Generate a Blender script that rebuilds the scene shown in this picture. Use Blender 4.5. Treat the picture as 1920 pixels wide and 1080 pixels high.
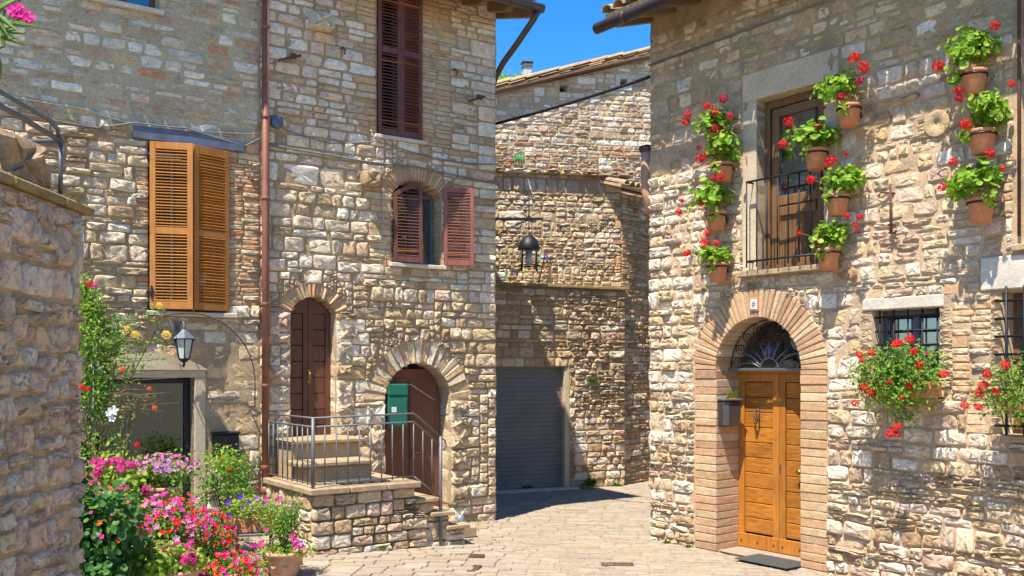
import bpy, math, random
import numpy as np
from mathutils import Vector, Matrix, noise as mnoise
from math import sin, cos, pi, radians, sqrt, atan2, asin

# ------------------------------------------------------------------ clear, camera, light
for o in list(bpy.data.objects): bpy.data.objects.remove(o)
SC = bpy.context.scene
COL = SC.collection
CAMZ = 2.2
cam = bpy.data.cameras.new('camera'); camo = bpy.data.objects.new('camera', cam); COL.objects.link(camo)
camo.location = (0, 0, CAMZ); camo.rotation_euler = (radians(90), 0, 0)
cam.sensor_width = 36; cam.lens = 33.75; cam.shift_y = 152/1920
cam.clip_start = .05; cam.clip_end = 2000
SC.camera = camo
SUN_EL = radians(64); SAZ = (.50, .866)
W = bpy.data.worlds.new('World'); SC.world = W; W.use_nodes = True
wn = W.node_tree; bg = wn.nodes['Background']
sk = wn.nodes.new('ShaderNodeTexSky'); sk.sky_type = 'NISHITA'; sk.sun_disc = False
sk.sun_elevation = SUN_EL; sk.sun_rotation = atan2(-SAZ[0], -SAZ[1]) % (2*pi)
sk.air_density = 1.0; sk.dust_density = .25; sk.ozone_density = 3.0; sk.altitude = 1200
wh = wn.nodes.new('ShaderNodeHueSaturation'); wh.inputs['Saturation'].default_value = 1.38
wn.links.new(sk.outputs[0], wh.inputs['Color']); wn.links.new(wh.outputs[0], bg.inputs[0]); bg.inputs[1].default_value = .13
sl = bpy.data.lights.new('sun', 'SUN'); sl.energy = 5.0; sl.angle = radians(.5); sl.color = (1, .93, .80)
so = bpy.data.objects.new('sun', sl); COL.objects.link(so)
so.rotation_euler = Vector((SAZ[0]*cos(SUN_EL), SAZ[1]*cos(SUN_EL), -sin(SUN_EL))).to_track_quat('-Z', 'Y').to_euler()
vs = SC.view_settings; vs.view_transform = 'Standard'; vs.look = 'None'; vs.gamma = 1; vs.use_curve_mapping = False
vs.exposure = 1.0
SC.render.resolution_x = 1024; SC.render.resolution_y = 576
rng = random.Random(11)

# ------------------------------------------------------------------ materials
def newmat(name):
    m = bpy.data.materials.new(name); m.use_nodes = True
    return m, m.node_tree.nodes, m.node_tree.links, m.node_tree.nodes['Principled BSDF']
def N(ns, t, **kw):
    n = ns.new(t)
    for k, v in kw.items(): setattr(n, k, v)
    return n
def noise_node(ns, ls, src, scale, detail=5, rough=.6, dist=0):
    n = ns.new('ShaderNodeTexNoise'); n.inputs['Scale'].default_value = scale; n.inputs['Detail'].default_value = detail
    n.inputs['Roughness'].default_value = rough; n.inputs['Distortion'].default_value = dist
    ls.new(src, n.inputs['Vector']); return n
def maprange(ns, ls, src, a, b, c, d):
    n = ns.new('ShaderNodeMapRange'); n.inputs[1].default_value = a; n.inputs[2].default_value = b
    n.inputs[3].default_value = c; n.inputs[4].default_value = d; ls.new(src, n.inputs[0]); return n.outputs[0]
def mixc(ns, ls, fac, A, B, mode='MIX'):
    n = ns.new('ShaderNodeMix'); n.data_type = 'RGBA'; n.blend_type = mode
    if isinstance(fac, float): n.inputs[0].default_value = fac
    else: ls.new(fac, n.inputs[0])
    for s, i in ((A, 6), (B, 7)):
        if isinstance(s, tuple): n.inputs[i].default_value = (*s, 1)
        else: ls.new(s, n.inputs[i])
    return n.outputs[2]
def ramp(ns, ls, src, stops, interp='LINEAR'):
    n = ns.new('ShaderNodeValToRGB'); cr = n.color_ramp; cr.interpolation = interp
    while len(cr.elements) < len(stops): cr.elements.new(.5)
    for e, (p, c) in zip(cr.elements, stops): e.position = p; e.color = (*c, 1)
    ls.new(src, n.inputs[0]); return n.outputs[0]
def rand_out(ns, ls):
    g = ns.new('ShaderNodeNewGeometry'); oi = ns.new('ShaderNodeObjectInfo')
    a = N(ns, 'ShaderNodeMath', operation='ADD'); f = N(ns, 'ShaderNodeMath', operation='FRACT')
    ls.new(g.outputs['Random Per Island'], a.inputs[0]); ls.new(oi.outputs['Random'], a.inputs[1]); ls.new(a.outputs[0], f.inputs[0])
    return f.outputs[0], g.outputs['Position']
def scalecol(ns, ls, col, val):
    n = N(ns, 'ShaderNodeVectorMath', operation='SCALE'); ls.new(col, n.inputs[0]); ls.new(val, n.inputs['Scale']); return n.outputs[0]

def stone_mat(name, pal, bump=.7, bdist=.02, mott=(.7, 1.22), stain=(.50, .36, .20), stain_amt=.35, fine=45, dark=(.26, .20, .145), dark_amt=.45, gain=1.14, sat=1.06, tint=(1.0, .965, .90)):
    m, ns, ls, b = newmat(name)
    r, pos = rand_out(ns, ls)
    k = len(pal); base = ramp(ns, ls, r, [(i/(k-1)*.98+.01, c) for i, c in enumerate(pal)], 'LINEAR')
    n1 = noise_node(ns, ls, pos, 14, 8, .72); n2 = noise_node(ns, ls, pos, 2.2, 4, .6); n3 = noise_node(ns, ls, pos, fine, 6, .7)
    n4 = noise_node(ns, ls, pos, 5.5, 8, .75, .6)
    c = mixc(ns, ls, maprange(ns, ls, n2.outputs[0], .42, .68, 0, stain_amt), base, stain)
    c = mixc(ns, ls, maprange(ns, ls, n4.outputs[0], .56, .74, 0, dark_amt), c, dark)
    c = scalecol(ns, ls, c, maprange(ns, ls, n1.outputs[0], .3, .7, mott[0], mott[1]))
    c = scalecol(ns, ls, c, maprange(ns, ls, n3.outputs[0], .32, .55, .78*gain, 1.08*gain))
    hs = ns.new('ShaderNodeHueSaturation'); hs.inputs['Saturation'].default_value = sat; ls.new(c, hs.inputs['Color']); c = mixc(ns, ls, 1.0, hs.outputs[0], tint, 'MULTIPLY')
    ls.new(c, b.inputs['Base Color']); b.inputs['Roughness'].default_value = .93
    b.inputs['Specular IOR Level'].default_value = .2
    add = N(ns, 'ShaderNodeMath', operation='ADD')
    mu = N(ns, 'ShaderNodeMath', operation='MULTIPLY'); mu.inputs[1].default_value = .45
    ls.new(n3.outputs[0], mu.inputs[0]); ls.new(mu.outputs[0], add.inputs[0]); ls.new(n1.outputs[0], add.inputs[1])
    bp = ns.new('ShaderNodeBump'); bp.inputs['Strength'].default_value = min(1, bump*1.15); bp.inputs['Distance'].default_value = bdist*1.15
    ls.new(add.outputs[0], bp.inputs['Height']); ls.new(bp.outputs[0], b.inputs['Normal'])
    return m
WHITE = (.78, .72, .62); CREAM = (.72, .59, .43); PINK = (.60, .41, .33); PPINK = (.71, .56, .48); TAN = (.54, .40, .26)
GREY = (.56, .53, .47); OCH = (.57, .40, .23); BRN = (.38, .25, .16); RED = (.50, .25, .15); YEL = (.66, .53, .36)
M = {}
M['pale'] = stone_mat('limestone pale', [WHITE, (.74, .70, .64), GREY, WHITE, PPINK, CREAM, (.52, .46, .40), WHITE, (.74, .70, .64), TAN, PPINK, WHITE], stain_amt=.25, dark_amt=.35)
M['rough'] = stone_mat('limestone rough', [CREAM, WHITE, PPINK, TAN, WHITE, (.5, .41, .3), WHITE, OCH, (.74, .68, .6), PINK, CREAM, (.38, .31, .23)], bump=.9, bdist=.03)
M['gold'] = stone_mat('limestone golden', [YEL, CREAM, (.6, .51, .38), WHITE, YEL, TAN, CREAM, (.54, .44, .31), BRN, WHITE], bump=1.0, bdist=.035, stain_amt=.4)
M['rose'] = stone_mat('limestone rosy', [WHITE, PPINK, WHITE, PINK, (.8, .75, .68), OCH, CREAM, PPINK, TAN, WHITE, (.55, .44, .38), YEL, WHITE], bump=.85, bdist=.03, stain_amt=.28)
M['flush'] = stone_mat('stone flush in mortar', [GREY, (.42, .30, .22), (.6, .58, .52), TAN, (.40, .37, .31), RED, (.56, .5, .42), (.40, .27, .2), GREY, (.62, .6, .56)], bump=.5, stain=(.33, .31, .24), stain_amt=.6)
M['ochre'] = stone_mat('stone weathered ochre', [TAN, YEL, (.4, .35, .28), (.36, .28, .18), CREAM, GREY, (.33, .26, .17), (.44, .33, .22)], bump=.7, stain_amt=.6, dark=(.14, .14, .12), dark_amt=.6)
M['brown'] = stone_mat('stone brown rubble', [(.5, .4, .28), TAN, (.38, .28, .2), CREAM, PINK, WHITE, BRN, (.48, .38, .27), (.35, .26, .18)], bump=.9, bdist=.03, stain_amt=.35)
M['far'] = stone_mat('limestone far wall', [WHITE, PPINK, WHITE, (.5, .4, .34), (.8, .74, .68), WHITE, (.47, .36, .28), GREY, CREAM, PINK], bump=.8, bdist=.03)
M['brick'] = stone_mat('tan brick', [(.44, .28, .17), (.5, .34, .21), (.40, .24, .15), (.53, .4, .27), (.46, .27, .17), (.42, .3, .19)], bump=.35, bdist=.008, mott=(.8, 1.15), stain_amt=.2, dark_amt=.2)
M['bpale'] = stone_mat('pale worn brick', [(.47, .36, .24), (.55, .45, .33), (.44, .3, .2), (.5, .42, .31), (.42, .33, .24)], bump=.45, bdist=.01, stain_amt=.25, dark_amt=.3)
M['bred'] = stone_mat('old red brick', [(.42, .22, .12), (.47, .31, .18), (.38, .2, .12), (.5, .38, .25), (.35, .22, .15)], bump=.6, bdist=.015, stain_amt=.25)
M['bdoor'] = stone_mat('smooth doorway brick', [(.32, .20, .125), (.52, .40, .28), (.42, .27, .16), (.46, .31, .19), (.38, .235, .14), (.47, .33, .21), (.44, .26, .17), (.40, .28, .17)], bump=.5, bdist=.012, mott=(.78, 1.15), stain_amt=.3, dark_amt=.4, sat=1.0)
M['near'] = stone_mat('near wall stone', [(.85, .76, .64), (.84, .66, .56), (.82, .69, .55), (.70, .52, .43), (.88, .82, .74), (.76, .54, .46), (.82, .66, .47), (.66, .52, .41)], bump=1, bdist=.05, fine=80, dark_amt=.35, stain_amt=.2, sat=1.08, gain=1.36, tint=(1.0, .93, .82))
M['pave'] = stone_mat('paving stone', [(.35, .29, .225), (.38, .335, .27), (.32, .25, .19), (.36, .29, .22), (.31, .265, .215), (.39, .35, .30), (.31, .235, .175)], bump=.35, bdist=.01, mott=(.78, 1.12), stain_amt=.3, dark_amt=.5, sat=.95, tint=(1, .97, .93), gain=.88)
M['tile'] = stone_mat('roof tile', gain=1.0, pal=[(.40, .26, .17), (.46, .34, .22), (.34, .27, .2), (.5, .38, .24), (.38, .3, .22)], bump=.5, dark=(.1, .09, .07), dark_amt=.7)
def mortar(name, c, c2=None, sc=3.5, bump=.9):
    c = (c[0]*1.1, c[1]*1.06, c[2]*.98)
    c2 = c2 or tuple(x*.7 for x in c)
    m, ns, ls, b = newmat(name); g = ns.new('ShaderNodeNewGeometry'); pos = g.outputs['Position']
    n1 = noise_node(ns, ls, pos, sc, 8, .7); n2 = noise_node(ns, ls, pos, 40, 6, .75)
    col = mixc(ns, ls, maprange(ns, ls, n1.outputs[0], .35, .65, 0, 1), c, c2)
    col = scalecol(ns, ls, col, maprange(ns, ls, n2.outputs[0], .3, .7, .72, 1.22))
    ls.new(col, b.inputs['Base Color']); b.inputs['Roughness'].default_value = .95; b.inputs['Specular IOR Level'].default_value = .1
    bp = ns.new('ShaderNodeBump'); bp.inputs['Strength'].default_value = bump; bp.inputs['Distance'].default_value = .015
    ls.new(n2.outputs[0], bp.inputs['Height']); ls.new(bp.outputs[0], b.inputs['Normal'])
    return m
M['mortar'] = mortar('mortar tan', (.46, .345, .22), (.35, .25, .155))
M['mortarR'] = mortar('mortar pinkish', (.56, .415, .28), (.42, .30, .20))
M['mortarA'] = mortar('mortar greenish grey', (.50, .45, .31), (.42, .34, .22), 1.6)
M['mortarN'] = mortar('mortar sandy', (.52, .39, .26), (.36, .27, .18))
M['mortarT'] = mortar('weathered top render', (.50, .38, .23), (.30, .235, .15), 2.2, 1.0)
M['plaster'] = mortar('plaster grey', (.56, .48, .36), (.47, .38, .27), 2, .3)
M['lintel'] = mortar('pale stone lintel', (.60, .56, .5), (.5, .45, .38), 5, .4)
M['slabst'] = mortar('step stone', (.41, .32, .21), (.27, .20, .13), 6, .5)
M['coping'] = mortar('mossy coping', (.36, .26, .13), (.22, .17, .08), 9, .9)
M['joint'] = mortar('paving joint', (.33, .275, .215), (.26, .215, .165), 5, .4)
M['earth'] = mortar('earth ground', (.30, .25, .19), (.22, .19, .14), 2)
def simple(name, c, rough=.6, metal=0, var=.2, vs_=20, bump=0.0, spec=.5, wear=None):
    m, ns, ls, b = newmat(name); g = ns.new('ShaderNodeTexCoord'); pos = g.outputs['Object']
    n1 = noise_node(ns, ls, pos, vs_, 6, .65)
    rgb = ns.new('ShaderNodeRGB'); rgb.outputs[0].default_value = (*c, 1)
    col = scalecol(ns, ls, rgb.outputs[0], maprange(ns, ls, n1.outputs[0], .3, .7, 1-var, 1+var))
    if wear:
        n2 = noise_node(ns, ls, pos, vs_*.35, 8, .75)
        col = mixc(ns, ls, maprange(ns, ls, n2.outputs[0], .52, .7, 0, .8), col, wear)
    ls.new(col, b.inputs['Base Color']); b.inputs['Roughness'].default_value = rough; b.inputs['Metallic'].default_value = metal
    b.inputs['Specular IOR Level'].default_value = spec
    if bump:
        bp = ns.new('ShaderNodeBump'); bp.inputs['Strength'].default_value = bump; bp.inputs['Distance'].default_value = .005
        ls.new(n1.outputs[0], bp.inputs['Height']); ls.new(bp.outputs[0], b.inputs['Normal'])
    return m
def wood(name, c, c2, rough=.5, sc=(60, 60, 4), bump=.25, spec=.4, wear=None):
    m, ns, ls, b = newmat(name); g = ns.new('ShaderNodeTexCoord'); mp = ns.new('ShaderNodeMapping'); mp.inputs['Scale'].default_value = sc
    ls.new(g.outputs['Object'], mp.inputs[0]); n1 = noise_node(ns, ls, mp.outputs[0], 1, 7, .65, .8)
    n2 = noise_node(ns, ls, g.outputs['Object'], 3, 4, .6); oi = ns.new('ShaderNodeObjectInfo')
    col = mixc(ns, ls, maprange(ns, ls, n1.outputs[0], .35, .65, 0, 1), c, c2)
    col = scalecol(ns, ls, col, maprange(ns, ls, n2.outputs[0], .3, .7, .8, 1.15))
    col = scalecol(ns, ls, col, maprange(ns, ls, oi.outputs['Random'], 0, 1, .82, 1.14))
    if wear:
        n5 = noise_node(ns, ls, g.outputs['Object'], 7, 9, .78, .5); col = mixc(ns, ls, maprange(ns, ls, n5.outputs[0], .50, .68, 0, .6), col, wear)
    ls.new(col, b.inputs['Base Color']); b.inputs['Roughness'].default_value = rough; b.inputs['Specular IOR Level'].default_value = spec
    bp = ns.new('ShaderNodeBump'); bp.inputs['Strength'].default_value = bump; bp.inputs['Distance'].default_value = .003
    ls.new(n1.outputs[0], bp.inputs['Height']); ls.new(bp.outputs[0], b.inputs['Normal'])
    return m
M['orange'] = wood('honey shutter wood', (.48, .20, .042), (.36, .135, .026), .5)
M['maroon'] = wood('maroon shutter paint', (.175, .062, .048), (.10, .034, .027), .65, (60, 60, 9), wear=(.21, .10, .08))
M['pinkish'] = wood('sunlit maroon paint', (.30, .105, .08), (.23, .075, .06), .6)  # lighter copy of the maroon shutter paint, with sunlight put into the colour
M['dark_door'] = wood('dark brown door', (.16, .058, .028), (.10, .036, .018), .45)
M['amber'] = wood('amber door wood', (.50, .19, .022), (.24, .08, .010), .5, (5, 60, 50), .4, .3, wear=(.30, .15, .05))
M['amberv'] = wood('amber door stile', (.52, .20, .024), (.33, .11, .014), .5, wear=(.30, .15, .05))
M['frame_wood'] = wood('window wood', (.20, .105, .045), (.11, .055, .022), .5)
M['beam'] = wood('eave rafter', (.30, .19, .10), (.19, .12, .07), .8, (6, 40, 40))
M['fascia'] = wood('fascia board', (.22, .12, .07), (.15, .08, .05), .8, (3, 40, 40))
M['greywood'] = wood('grey timber', (.20, .18, .16), (.13, .11, .10), .85, (3, 40, 40))
M['iron'] = simple('black iron', (.025, .025, .03), .5, .6, .3)
M['greyiron'] = simple('grey painted iron', (.13, .14, .15), .55, .4, .25, 30)
M['fan'] = simple('silvery iron', (.15, .165, .19), .5, .6, .2)
M['rust'] = simple('rusty iron', (.12, .055, .035), .85, .2, .4, 30)
M['steel'] = simple('blue grey steel', (.12, .14, .19), .6, .3, .3, 6, .3, wear=(.07, .07, .08))
M['copper'] = simple('rusty downpipe', (.25, .10, .06), .6, .2, .25, 6, .2, wear=(.16, .07, .05))
M['gutter'] = simple('brown gutter', (.085, .06, .052), .45, .4, .2, 5)
M['roller'] = simple('roller shutter grey', (.19, .185, .18), .6, .1, .14, 2.5, 0, .3, wear=(.12, .118, .115))
M['terra'] = simple('terracotta', (.52, .21, .10), .85, 0, .18, 18, .3, .2, wear=(.55, .33, .22))
M['terra2'] = simple('pale terracotta', (.50, .27, .17), .85, 0, .2, 10, .3, .2, wear=(.52, .4, .3))
M['soil'] = simple('soil', (.06, .04, .03), .95, 0, .4, 60)
M['cable'] = simple('grey cable', (.17, .17, .17), .6)
M['cablew'] = simple('pale cable', (.5, .48, .44), .6)
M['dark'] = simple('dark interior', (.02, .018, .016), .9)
M['green_box'] = simple('green paint', (.01, .14, .09), .4)
M['white'] = simple('white paint', (.75, .75, .73), .5)
M['curtain'] = simple('curtain cloth', (.42, .50, .46), .9, 0, .1, 12)
M['wallin'] = simple('inner room wall', (.20, .2, .17), .9)
M['chain'] = simple('aluminium', (.35, .42, .5), .4, .6)
M['blue'] = simple('blue glaze', (.03, .08, .5), .3)
M['redp'] = simple('red glaze', (.7, .03, .04), .4)
M['yellow'] = simple('yellow paint', (.7, .55, .05), .5)
M['sky_blue'] = simple('turquoise paint', (.05, .4, .5), .5)
M['green_cloth'] = simple('green rope', (.02, .35, .1), .7)
M['brass'] = simple('brass', (.4, .25, .08), .35, .9)
M['stem'] = simple('stem', (.12, .14, .05), .8)
M['bark'] = simple('brown stem', (.16, .10, .06), .9, 0, .4, 30)
M['mat'] = simple('door mat', (.05, .05, .05), .95, 0, .4, 60)
M['opal'] = simple('frosted lamp glass', (.5, .55, .5), .2)
def glass(name, tint=(.6, .65, .65), refl=.12):
    m, ns, ls, b = newmat(name); ns.remove(b); out = ns['Material Output']
    t = ns.new('ShaderNodeBsdfTransparent'); t.inputs[0].default_value = (*tint, 1)
    g = ns.new('ShaderNodeBsdfGlossy'); g.inputs['Roughness'].default_value = .03; g.inputs[0].default_value = (.9, .95, 1, 1)
    f = ns.new('ShaderNodeFresnel'); f.inputs[0].default_value = 1.5; a = N(ns, 'ShaderNodeMath', operation='ADD'); a.inputs[1].default_value = refl
    ls.new(f.outputs[0], a.inputs[0]); mx = ns.new('ShaderNodeMixShader'); ls.new(a.outputs[0], mx.inputs[0])
    ls.new(t.outputs[0], mx.inputs[1]); ls.new(g.outputs[0], mx.inputs[2]); ls.new(mx.outputs[0], out.inputs[0]); return m
M['glass'] = glass('window glass'); M['glass_door'] = glass('door glass', (.42, .48, .42), .05)
def leafmat(name, cols, trans=.35):
    m, ns, ls, b = newmat(name); r, pos = rand_out(ns, ls); out = ns['Material Output']
    k = len(cols); c = ramp(ns, ls, r, [(i/max(1, k-1), x) for i, x in enumerate(cols)])
    ls.new(c, b.inputs['Base Color']); b.inputs['Roughness'].default_value = .5; b.inputs['Specular IOR Level'].default_value = .3
    t = ns.new('ShaderNodeBsdfTranslucent'); ls.new(c, t.inputs[0]); mx = ns.new('ShaderNodeMixShader'); mx.inputs[0].default_value = trans
    ls.new(b.outputs[0], mx.inputs[1]); ls.new(t.outputs[0], mx.inputs[2]); ls.new(mx.outputs[0], out.inputs[0]); return m
M['leaf_ger'] = leafmat('geranium leaf', [(.22, .40, .03), (.31, .50, .045), (.14, .29, .03), (.38, .54, .06), (.24, .42, .04)], .45)
M['leaf_mid'] = leafmat('mid green leaf', [(.12, .26, .03), (.19, .36, .04), (.08, .18, .025), (.26, .42, .06), (.15, .30, .04)], .45)
M['leaf_dark'] = leafmat('dark leaf', [(.04, .13, .025), (.07, .19, .035), (.05, .15, .04), (.12, .26, .04)])
M['leaf_lime'] = leafmat('lime leaf', [(.24, .38, .03), (.32, .44, .05), (.18, .32, .03)])
M['leaf_ole'] = leafmat('oleander leaf', [(.13, .24, .05), (.2, .32, .07), (.09, .17, .04)])
M['leaf_dry'] = leafmat('yellowing leaf', [(.25, .22, .05), (.14, .2, .04), (.3, .2, .06), (.1, .18, .03)])
M['fl_red'] = leafmat('red petal', [(.62, .008, .012), (.75, .02, .02), (.5, .005, .015)], .25)
M['fl_crim'] = leafmat('crimson petal', [(.38, .005, .03), (.5, .01, .04)], .25)
M['fl_mag'] = leafmat('magenta petal', [(.72, .03, .30), (.8, .06, .4), (.6, .02, .25)], .3)
M['fl_pink'] = leafmat('pink petal', [(.8, .22, .35), (.8, .12, .3), (.85, .4, .5)], .3)
M['fl_pale'] = leafmat('pale pink petal', [(.62, .36, .48), (.6, .22, .42), (.68, .5, .56)], .3)
M['fl_org'] = leafmat('orange petal', [(.85, .12, .02), (.8, .2, .03), (.75, .06, .03)], .3)
M['fl_pur'] = leafmat('purple petal', [(.10, .02, .35), (.16, .03, .42)], .25)
M['fl_lil'] = leafmat('lilac petal', [(.45, .15, .5), (.6, .25, .6)], .3)
M['fl_yel'] = leafmat('yellow petal', [(.85, .6, .08), (.85, .65, .25)], .3)
M['fl_wht'] = leafmat('white petal', [(.8, .8, .78), (.75, .75, .78)], .3)
M['grass'] = leafmat('grass blade', [(.1, .2, .03), (.16, .26, .05)])

# ------------------------------------------------------------------ object helpers
def tag(o, label=None, cat=None, group=None, kind=None):
    if label: o['label'] = label
    if cat: o['category'] = cat
    if group: o['group'] = group
    if kind: o['kind'] = kind
    return o
def empty(name, loc=(0, 0, 0), rz=0, label=None, cat=None, group=None, kind=None):
    o = bpy.data.objects.new(name, None); COL.objects.link(o); o.location = loc; o.rotation_euler = (0, 0, rz); o.empty_display_size = .1
    return tag(o, label, cat, group, kind)
def link(name, me, parent=None, loc=(0, 0, 0), rot=(0, 0, 0), scale=(1, 1, 1)):
    o = bpy.data.objects.new(name, me); COL.objects.link(o); o.parent = parent
    o.location = loc; o.rotation_euler = rot; o.scale = scale; return o
class MB:
    def __init__(s): s.v = []; s.f = []; s.sm = []
    def add(s, vs_, fs, smooth=False):
        n = len(s.v); s.v.extend([tuple(x) for x in vs_]); s.f.extend([tuple(i+n for i in f) for f in fs]); s.sm.extend([smooth]*len(fs)); return s
    def box(s, x0, x1, y0, y1, z0, z1, bev=0.0):
        if x0 > x1: x0, x1 = x1, x0
        if y0 > y1: y0, y1 = y1, y0
        if z0 > z1: z0, z1 = z1, z0
        if bev <= 0:
            return s.add([(x, y, z) for x in (x0, x1) for y in (y0, y1) for z in (z0, z1)], [(0, 1, 3, 2), (4, 6, 7, 5), (0, 4, 5, 1), (2, 3, 7, 6), (0, 2, 6, 4), (1, 5, 7, 3)])
        b = min(bev, (x1-x0)*.4, (y1-y0)*.4, (z1-z0)*.4)
        # bevelled box: three offset shells
        vs_ = []
        for (dx, dy, dz) in ((0, b, b), (b, 0, b), (b, b, 0)):
            for x in (x0+dx, x1-dx):
                for y in (y0+dy, y1-dy):
                    for z in (z0+dz, z1-dz): vs_.append((x, y, z))
        def I(k, a, c, d): return k*8+a*4+c*2+d
        fs = [(I(0,0,0,0), I(0,0,0,1), I(0,0,1,1), I(0,0,1,0)), (I(0,1,0,0), I(0,1,1,0), I(0,1,1,1), I(0,1,0,1)),
              (I(1,0,0,0), I(1,1,0,0), I(1,1,0,1), I(1,0,0,1)), (I(1,0,1,0), I(1,0,1,1), I(1,1,1,1), I(1,1,1,0)),
              (I(2,0,0,0), I(2,0,1,0), I(2,1,1,0), I(2,1,0,0)), (I(2,0,0,1), I(2,1,0,1), I(2,1,1,1), I(2,0,1,1))]
        for a in (0, 1):
            for c in (0, 1):
                fs.append((I(0,a,c,0), I(0,a,c,1), I(1,a,c,1), I(1,a,c,0)))
                fs.append((I(0,a,0,c), I(0,a,1,c), I(2,a,1,c), I(2,a,0,c)))
                fs.append((I(1,0,a,c), I(1,1,a,c), I(2,1,a,c), I(2,0,a,c)))
                for d in (0, 1): fs.append((I(0,a,c,d), I(1,a,c,d), I(2,a,c,d)))
        return s.add(vs_, fs)
    def tube(s, pts, r, n=8, caps=True, closed=False):
        pts = [Vector(p) for p in pts]; R = r if isinstance(r, (list, tuple)) else [r]*len(pts)
        base = len(s.v); up = None; m = len(pts)
        for i, p in enumerate(pts):
            if closed: t = pts[(i+1) % m]-pts[i-1]
            else: t = pts[min(i+1, m-1)]-pts[max(i-1, 0)]
            if t.length < 1e-9: t = Vector((0, 0, 1))
            t.normalize()
            if up is None: up = Vector((0, 0, 1)) if abs(t.z) < .9 else Vector((1, 0, 0))
            a = up-t*up.dot(t)
            if a.length < 1e-6: a = t.orthogonal()
            a.normalize(); up = a; b = t.cross(a)
            for k in range(n):
                th = 2*pi*k/n; q = p+(a*cos(th)+b*sin(th))*R[i]; s.v.append(tuple(q))
        rr = m if closed else m-1
        for i in range(rr):
            j = (i+1) % m
            for k in range(n):
                s.f.append((base+i*n+k, base+i*n+(k+1) % n, base+j*n+(k+1) % n, base+j*n+k)); s.sm.append(True)
        if caps and not closed:
            s.f.append(tuple(base+k for k in range(n))[::-1]); s.f.append(tuple(base+(m-1)*n+k for k in range(n))); s.sm += [False, False]
        return s
    def lathe(s, prof, n=24, c=(0, 0, 0), smooth=True):
        base = len(s.v)
        for (r, z) in prof:
            for k in range(n):
                th = 2*pi*k/n; s.v.append((c[0]+r*cos(th), c[1]+r*sin(th), c[2]+z))
        for i in range(len(prof)-1):
            for k in range(n):
                s.f.append((base+i*n+k, base+i*n+(k+1) % n, base+(i+1)*n+(k+1) % n, base+(i+1)*n+k)); s.sm.append(smooth)
        if prof[0][0] > 1e-4: s.f.append(tuple(base+k for k in range(n))[::-1]); s.sm.append(False)
        if prof[-1][0] > 1e-4: s.f.append(tuple(base+(len(prof)-1)*n+k for k in range(n))); s.sm.append(False)
        return s
    def prism(s, poly, y0, y1):   # polygon in xz, extruded along y
        n = len(poly); base = len(s.v)
        for y in (y0, y1):
            for (x, z) in poly: s.v.append((x, y, z))
        s.f.append(tuple(base+i for i in range(n))); s.f.append(tuple(base+n+i for i in range(n))[::-1])
        s.sm += [False]*2
        for i in range(n):
            j = (i+1) % n; s.f.append((base+i, base+n+i, base+n+j, base+j)); s.sm.append(False)
        return s
    def mesh(s, name, mat):
        me = bpy.data.meshes.new(name); me.from_pydata(s.v, [], s.f); me.materials.append(mat)
        me.polygons.foreach_set('use_smooth', s.sm); me.validate(); me.update()
        import bmesh
        bm = bmesh.new(); bm.from_mesh(me); bmesh.ops.recalc_face_normals(bm, faces=bm.faces); bm.to_mesh(me); bm.free()
        return me
    def build(s, name, mat, parent=None, loc=(0, 0, 0), rot=(0, 0, 0)):
        return link(name, s.mesh(name, mat), parent, loc, rot)
def tri_mesh(name, V, T, mat, smooth=True):
    me = bpy.data.meshes.new(name); V = np.asarray(V, dtype=np.float32); T = np.asarray(T, dtype=np.int32)
    me.vertices.add(len(V)); me.vertices.foreach_set('co', V.ravel())
    me.loops.add(len(T)*3); me.loops.foreach_set('vertex_index', T.ravel())
    me.polygons.add(len(T)); me.polygons.foreach_set('loop_start', np.arange(0, len(T)*3, 3, dtype=np.int32))
    me.polygons.foreach_set('loop_total', np.full(len(T), 3, dtype=np.int32))
    me.polygons.foreach_set('use_smooth', np.full(len(T), smooth, dtype=bool))
    me.update(); me.validate(); me.materials.append(mat); return me

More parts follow.
